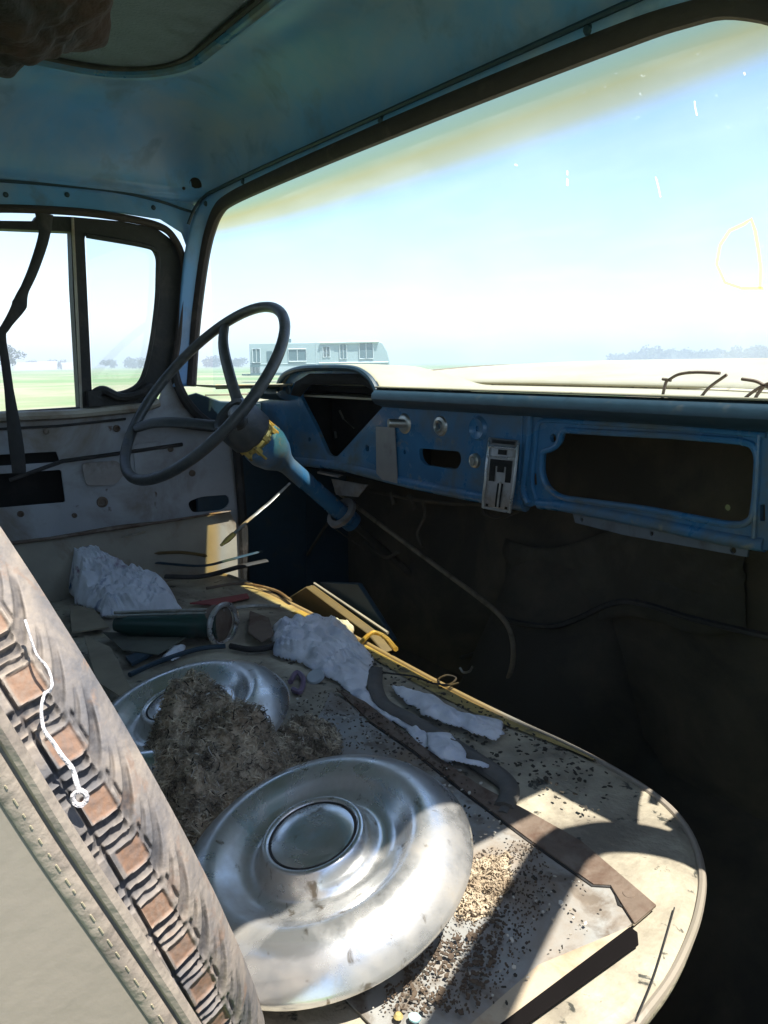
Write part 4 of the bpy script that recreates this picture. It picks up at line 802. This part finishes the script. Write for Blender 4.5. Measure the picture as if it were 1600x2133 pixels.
# ---- cardboard pieces
def flat(name, pts, z, th, m, label, cat, tilt=(0, 0, 0), group=None, bev=.0008):
    mb = MB(); mb.plate([[onz(u, v, z+dz) for u, v, dz in pts]], (0, 0, th)); return tag(obj(name, mb, m, bevel=bev, smooth=False), label, cat, group)
flat('cardboard', [(145, 1262, .01), (195, 1270, .01), (228, 1308, .01), (150, 1320, .01)], ZS, .003, CARD, 'small tan cardboard flap tucked below the stained rag', 'cardboard', group='cardboard scraps')
flat('cardboard', [(175, 1325, .02), (232, 1350, .02), (270, 1430, .02), (300, 1455, .02), (350, 1490, .02), (270, 1465, .02), (200, 1420, .02)], ZS, .002, CARD, 'long curved tan cardboard strip standing beside the tyre sidewall', 'cardboard', group='cardboard scraps')
flat('cardboard', [(215, 1318, .012), (400, 1322, .012), (330, 1365, .012), (255, 1355, .012)], ZS, .002, mat('dark_greenish_card', (.10, .105, .08), .9, 0, (.06, .06, .05), 12, (.5, .7), .2, 90), 'dark flat card in shade just in front of the green lamp casing', 'cardboard', group='cardboard scraps')
flat('wooden_slat', [(262, 1375, .006), (330, 1345, .006), (345, 1352, .006), (275, 1388, .006)], ZS, .006, NAVY, 'dark slat lying between the card and the half buried hubcap', 'slat')
for pts, rr_, mm_, lb in (([(270, 1405), (330, 1378), (410, 1352), (470, 1345)], .004, NAVY, 'thin dark rod lying along the top rim of the half buried hubcap'),
                     ([(385, 1288), (450, 1276), (520, 1262), (585, 1262)], .0035, STEEL, 'thin dull steel rod behind the green lamp casing'),
                     ([(480, 1345), (520, 1352), (560, 1348), (590, 1330)], .005, RUBBER, 'short black bent hose in front of the chrome ringed lamp end'),
                     ([(430, 1225), (500, 1215), (570, 1228), (606, 1250)], .003, RUST, 'rusty bent wire on the far seat corner beyond the red cloth')):
    mb = MB(); mb.tube(catmull([onz(u, v, ZS+.008) for u, v in pts], 5), rr_, 7); tag(obj('loose_rod', mb, mm_), lb, 'rod')
# ---- trim blades by the far door
mb = MB(); P = catmull([onz(*p, ZS+.03) for p in [(245, 1165), (330, 1172), (420, 1178), (480, 1165), (545, 1148)]], 6); mb.tube(P, .006, 8, flat=.4); tag(obj('trim_blade', mb, NAVY), 'long thin dark metal trim blade lying by the far door', 'trim')
mb = MB(); P = catmull([onz(*p, ZS+.02) for p in [(345, 1200), (420, 1200), (500, 1180), (555, 1168)]], 6); mb.tube(P, .009, 8, flat=.5); tag(obj('rubber_hose', mb, RUBBER), 'short black hose beside the far front corner of the seat', 'hose')
flat('red_cloth', [(395, 1258, .004), (440, 1250, .004), (515, 1238, .004), (520, 1246, .004), (450, 1262, .004)], ZS, .003, RED, 'faded red strip of cloth behind the green lamp casing', 'cloth')
mb = MB(); mb.lathe([(0, .004), (.012, .004), (.0135, .002), (.0135, 0)], onz(658, 1410, ZS+.006), (.2, -.5, 1), 28); tag(obj('lens_disc', mb, mat('frosted_clear_lens', (.42, .47, .50), .3, 0, bump=0)), 'small round frosted lens lying under the edge of the big rag', 'lens')
mb = MB(); mb.tube(catmull([onz(*p, ZS+.006) for p in [(605, 1420), (618, 1400), (632, 1415), (625, 1440), (610, 1435)]], 5), .004, 6); tag(obj('plastic_clip', mb, mat('mauve_plastic', (.18, .13, .2), .4, 0, bump=0)), 'small mauve plastic clip next to the round lens', 'clip')
# wire with loop
mb = MB(); mb.tube(catmull([onz(*p, ZS+.008) for p in [(775, 1388), (800, 1400), (860, 1408), (900, 1422), (935, 1425), (950, 1412), (930, 1406), (912, 1416), (925, 1428), (955, 1422)]], 6), .0014, 6); tag(obj('wire', mb, RUBBER), 'thin black wire ending in a loop over the front seat edge', 'wire')
# yellow board and papers beyond the seat
bd = thing('yellow_board', onz(690, 1290, ZS-.03), 'mustard yellow board and papers wedged beyond the far front edge of the seat', 'board')
mb = MB(); mb.plate([[ony(*p, .715) for p in [(600, 1245), (636, 1222), (770, 1322), (800, 1360), (720, 1330)]]], (0, .02, 0)); obj('panel', mb, YELLOW, bd, bevel=.002)
mb = MB(); mb.tube([ony(*p, .735) for p in [(648, 1222), (800, 1330)]], .0035, 6); mb.tube([ony(*p, .75) for p in [(655, 1215), (808, 1318)]], .003, 6); obj('page_edges', mb, CARD, bd)
mb = MB(); mb.plate([[ony(*p, .765) for p in [(665, 1212), (745, 1215), (780, 1270), (820, 1335), (800, 1335), (720, 1262)]]], (0, .01, 0)); obj('dark_cover', mb, NAVY, bd, bevel=.002)
mb = MB(); mb.tube(catmull([onz(*p, ZS+.012) for p in [(750, 1340), (775, 1318), (800, 1325), (825, 1352)]], 5), .004, 6); tag(obj('bent_wire_hook', mb, YELLOWMETAL), 'bent yellow metal hook on the seat edge beside the big rag', 'hook')
# litter
def litter(name, m, n, seed, size, label, poly):
    rnd = random.Random(seed); mb = MB(); P2 = [onz(*p, ZS) for p in poly]; PP = [(p.x, p.y) for p in P2]; xs = [p[0] for p in PP]; ys = [p[1] for p in PP]; c = 0
    while c < n:
        x, y = rnd.uniform(min(xs), max(xs)), rnd.uniform(min(ys), max(ys))
        if not inpoly(x, y, PP): continue
        c += 1; k = rnd.randint(4, 6); s = size*rnd.uniform(.4, 1.6); a0 = rnd.uniform(0, 6); up = Vector((rnd.uniform(-.3, .3), rnd.uniform(-.3, .3), 1)); el_ = rnd.uniform(.35, 1); ro = rnd.uniform(0, 6)
        pts = []
        for j in range(k):
            a = a0+2*PI*j/k; qx, qy = s*math.cos(a), s*el_*math.sin(a); X_, Y_ = qx*math.cos(ro)-qy*math.sin(ro), qx*math.sin(ro)+qy*math.cos(ro); pts.append(Vector((x+X_, y+Y_, ZS+.0085+up.x*X_+up.y*Y_+rnd.uniform(0, .0006))))
        mb.plate([pts], (0, 0, .0008))
    return tag(obj(name, mb, m, smooth=False), label, 'litter', kind='stuff')
area = [(620, 1450), (1000, 1640), (1100, 1800), (1290, 1900), (1040, 2130), (700, 2133), (560, 1700)]
litter('pale_litter', SCRAP, 260, 1, .0015, 'pale flakes and husks scattered over the steel sheet', area)
litter('dark_litter', DARKBIT, 400, 2, .0014, 'dark crumbs scattered over the steel sheet and vinyl', area)
litter('dark_flakes', DARKBIT, 300, 6, .0023, 'black flakes of peeling vinyl along the front of the seat', [(700, 1330), (1100, 1535), (1290, 1640), (1240, 1720), (1090, 1660), (850, 1480), (770, 1400)])
n3 = [onz(*p, ZS) for p in [(930, 1960), (1000, 1940), (1070, 1880), (1060, 1990), (980, 2133), (840, 2133), (880, 2040)]]
DIRT = mat('loose_brown_dirt', (.10, .072, .048), 1, 0, (.06, .042, .03), 30, (.45, .65), .6, 200)
litter('dirt_crumbs', DIRT, 260, 21, .0018, 'loose brown dirt and crumbs in shade below the large hubcap', [(900, 1990), (1000, 1950), (1060, 1900), (1040, 2000), (990, 2133), (830, 2133), (800, 2080)])
litter('fine_dirt', DIRT, 1300, 22, .0008, 'fine brown crumbs spread thinly between the hubcap and the rusty strip', [(880, 1990), (960, 1800), (1110, 1760), (1150, 1840), (1100, 2000), (1000, 2133), (780, 2133)])
litter('rag_dirt', DIRT, 300, 23, .0016, 'brown crumbs strewn between the nest heap and the bent rubber strip', [(600, 1480), (700, 1440), (900, 1570), (980, 1660), (820, 1590), (690, 1560), (640, 1640)])
mb = MB(); mb.plate([roundpoly([onz(*p, ZS+.009) for p in [(850, 2114), (868, 2110), (880, 2124), (868, 2133), (853, 2128)]], .004)], (0, 0, .0015)); tag(obj('plastic_chip', mb, AQUA, bevel=.001), 'pale aqua plastic chip at the near edge of the seat', 'chip')
mb = MB(); mb.lathe([(0, .003), (.002, .0025), (.0035, .0)], onz(830, 2117, ZS+.009), (0, 0, 1), 10); tag(obj('nut_shell', mb, VINYLY), 'small tan nut shell beside the aqua plastic chip', 'nut shell')
# ---- strap hanging in the side window
mb = MB(); P = catmull([onx(*p, -.66) for p in [(92, 445), (92, 490), (70, 560), (48, 610), (38, 640), (12, 680), (4, 700), (12, 760), (20, 820), (28, 880), (38, 960), (40, 985)]], 5); n = len(P)
rad = [ramp(i/n, [(0, .016), (.08, .010), (.25, .008), (.34, .013), (.42, .008), (.5, .007), (.7, .008), (.85, .013), (1, .012)]) for i in range(n)]
mb.tube(P, rad, 8, flat=.3, up=Vector((1, 0, 0))); tag(obj('window_strap', mb, RUBBER), 'torn black rubber strap hanging down across the far side window', 'strap')
# ---- sagging foam at the roof
mb = MB(); C0 = CAM+ray(20, 20).normalized()*.42
rows = []
for i in range(90):
    r = []
    for j in range(50):
        th, ph = 2*PI*i/90, PI*j/49; d = Vector((math.sin(ph)*math.cos(th), math.sin(ph)*math.sin(th), math.cos(ph)))
        k = 1+.22*noise.noise(d*2.3)+.10*noise.noise(d*5)+.07*noise.noise(d*13)+.04*noise.noise(d*28); r.append(C0+Vector((-.03, -.01, .03))+Vector((d.x*.085, d.y*.060, d.z*.040))*k)
    rows.append(r)
rows.append(rows[0]); mb.grid(rows); tag(obj('foam_scrap', mb, ORANGE, weld=True, autos=180, sub=1), 'rust brown torn foam hanging from the headliner in the top corner', 'foam')
# ================================================================== OUTSIDE
def at(u, dist, z=0):
    r = ray(u, 760); r = Vector((r.x, r.y, 0)).normalized(); p = CAM+r*dist; p.z = z; return p
def trailer():
    a, b = at(521, 62), at(812, 62); a.z = b.z = 0; dirx = (b-a).normalized(); L_ = (b-a).length; back = Vector((-dirx.y, dirx.x, 0)); 
    if (a+back-CAM).length < (a-CAM).length: back = -back
    t = thing('camper_trailer', (a+b)/2, 'long pale camper trailer parked in the field beyond the windscreen', 'trailer')
    TW = mat('pale_trailer_siding', (.30, .38, .40), .5, 0, bump=0); TD = mat('trailer_window_dark', (.10, .16, .18), .2, 0, bump=0); TG = mat('trailer_stripe_grey', (.38, .45, .48), .5, 0, bump=0)
    def P(s, z, o=0): return a+dirx*(s*L_)+Vector((0, 0, z))+back*o
    H = 3.05
    prof = [P(0, .55), P(0, H-.05), P(.45, H), P(.90, H+.12), (P(.95, H-.1)), (P(.985, H-.8)), P(1, 1.5), P(1, .55)]
    obj('body', MB().plate([prof], back*2.4), TW, t, bevel=.05)
    def rect(name, s0, s1, z0, z1, m, par=t): return obj(name, MB().plate([[P(s0, z0, -.03), P(s1, z0, -.03), P(s1, z1, -.03), P(s0, z1, -.03)]], back*.02), m, par, smooth=False)
    rect('window', .02, .075, 1.55, 2.6, TD); rect('window', .12, .16, 1.6, 2.4, TD); rect('window', .275, .40, 1.6, 2.55, TD)
    rect('window', .52, .57, 1.9, 2.7, TD); rect('window', .64, .69, 1.75, 2.85, TD); rect('window', .78, .88, 1.75, 3.0, TD); rect('stripe', 0, .49, .75, 1.2, TG); rect('stripe', .0, .07, .56, 1.5, TD)
    rect('slide_out_edge', .47, .475, .7, H, TG); rect('door', .50, .60, .8, 2.8, TW); rect('lower_skirt', .08, .47, .56, .72, TD)
    TL = mat('pale_window_frame', (.5, .56, .58), .5, 0, bump=0)
    for (s0, s1, z0, z1) in ((.02, .075, 1.55, 2.6), (.275, .40, 1.6, 2.55), (.52, .57, 1.9, 2.7), (.64, .69, 1.75, 2.85), (.78, .88, 1.75, 3.0)):
        q = [P(s0, z0, -.05), P(s1, z0, -.05), P(s1, z1, -.05), P(s0, z1, -.05)]; obj('window_frame', MB().tube(q, .045, 4, closed=True), TL, t); obj('window_bar', MB().tube([P((s0+s1)/2, z0, -.05), P((s0+s1)/2, z1, -.05)], .03, 4), TL, t)
    obj('awning_roll', MB().tube([P(.50, 3.0, -.12), P(.92, 3.05, -.12)], .09, 8), TL, t); obj('panel_seam', MB().tube([P(0, 1.42, -.01), P(.47, 1.42, -.01)], .025, 4), TG, t); obj('body_stripe', MB().tube([P(.49, 1.45, -.01), P(.99, 1.45, -.01)], .07, 4), TG, t)
    obj('hitch', MB().box(P(-.04, .6, 1.2), (1.0, .3, .12)), TD, t)
    for s in (.36, .42):
        mb = MB(); mb.lathe([(0, .02), (.2, .02), (.36, 0), (.36, -.2)], P(s, .36, -.05), -back, 20); obj('wheel', mb, RUBBER, t)
    mb = MB(); mb.box(P(.25, H+.17, 1.2), (.7, .7, .3)); obj('roof_vent', mb, TD, t)
trailer()
LEAF = mat('hazy_tree_foliage', (.055, .085, .05), .9, 0, (.09, .11, .06), .6, (.45, .6), 0, d2=(.03, .05, .03), d2scale=1.2); BARK = mat('grey_bark', (.12, .10, .08), .9, 0, bump=0)
def tree(u, dist, h, wd, seed, label):
    base = at(u, dist); rnd = random.Random(seed); t = thing('tree', base, label, 'tree', 'trees along the far horizon')
    mb = MB(); mb.tube([base, base+Vector((0, 0, h*.25)), base+Vector((wd*.03, 0, h*.6))], [h*.035, h*.028, h*.012], 7)
    for k in range(5):
        a = rnd.uniform(0, 6.28); mb.tube([base+Vector((0, 0, h*(.22+.05*k))), base+Vector((wd*.3*math.cos(a), wd*.3*math.sin(a), h*(.45+.06*k)))], [h*.012, h*.005], 5)
    obj('trunk', mb, BARK, t); mb = MB()
    cl = [(Vector((rnd.gauss(0, wd*.22), rnd.gauss(0, wd*.22), h*rnd.uniform(.35, .82))), wd*rnd.uniform(.13, .24)) for _ in range(14)]
    for c, r in cl:
        for _ in range(70):
            d = Vector((rnd.gauss(0, 1), rnd.gauss(0, 1), rnd.gauss(0, .8))).normalized()*r*rnd.uniform(.5, 1.05); p = base+c+d; p.z = max(p.z, .3); s = r*rnd.uniform(.12, .26); q = Vector((rnd.uniform(-1, 1), rnd.uniform(-1, 1), rnd.uniform(-1, 1))).normalized(); q2 = q.orthogonal().normalized()
            mb.add([p-q*s, p+q2*s*.7, p+q*s, p-q2*s*.7], [(0, 1, 2, 3)])
    obj('crown', mb, LEAF, t, smooth=False)
tree(18, 230, 8.5, 8.5, 1, 'large round grey green tree at the left edge of the far side window')
names = [(65, 420, 4, 8, 'low bush beside the large round tree'), (112, 420, 5.5, 8, 'small tree in the middle of the left side window'), (128, 470, 4.5, 9, 'low spreading tree next to the window division bar'), (232, 430, 4.5, 8, 'faint low tree left in the vent window'), (282, 430, 6, 13, 'wider tree right in the vent window'), (440, 420, 5, 12, 'low tree seen between wheel rim and pillar'), (492, 400, 4, 10, 'low tree just left of the trailer')]
for i, (u, dd, h, wd, lb) in enumerate(names): tree(u, dd, h, wd, 10+i, lb)
for i, u in enumerate(range(1290, 1640, 27)):
    tree(u, 520+30*(i % 3), [4, 3, 5, 6.5, 4.5, 6, 4, 5, 5, 4, 6, 5, 5][i % 13], [16, 12, 22, 26, 20, 24, 16, 22, 20, 18, 24, 20, 20][i % 13], 40+i, 'far hazy tree %s over the bonnet towards the right' % ['first', 'second', 'third', 'fourth', 'fifth', 'sixth', 'seventh', 'eighth', 'ninth', 'tenth', 'eleventh', 'twelfth', 'thirteenth'][i])
def shed(u, dist, w_, h, label):
    p = at(u, dist); t = thing('farm_shed', p, label, 'shed', 'far farm buildings'); d = (p-CAM); d.z = 0; d.normalize(); s = Vector((-d.y, d.x, 0))
    a, b = p-s*w_/2, p+s*w_/2
    obj('wall', MB().plate([[a, b, b+d*6, a+d*6]], (0, 0, h)), mat('pale_shed_wall', (.6, .6, .58), .8, 0, bump=0), t)
    up = Vector((0, 0, 1)); g = [a-s*.3+up*h, a-s*.3+d*6+up*h, a-s*.3+d*3+up*(h*1.35)]; mb = MB(); mb.plate([g], s*(w_+.6)*1.0 if True else 0); obj('roof', mb, mat('grey_shed_roof', (.3, .33, .36), .7, 0, bump=0), t, smooth=False)
shed(60, 380, 12, 2.6, 'pale low farm shed beside the large round tree'); shed(100, 400, 8, 3, 'small farm shed left of the window division bar'); shed(150, 400, 9, 2.5, 'farm shed behind the window division bar')

# ---- summer haze over the fields
HZ = D.materials.new('haze_air'); HZ.use_nodes = True; hn = HZ.node_tree; hn.nodes.clear(); ho = N(hn, 'ShaderNodeOutputMaterial'); hv = N(hn, 'ShaderNodeVolumePrincipled'); hv.inputs['Density'].default_value = .0022; hv.inputs['Color'].default_value = (.80, .90, 1, 1); hn.links.new(hv.outputs[0], ho.inputs['Volume'])
mb = MB(); mb.box((0, 0, 12), (6400, 6400, 26)); tag(obj('haze', mb, HZ, smooth=False), 'thin pale summer haze over the fields', 'haze', kind='stuff')
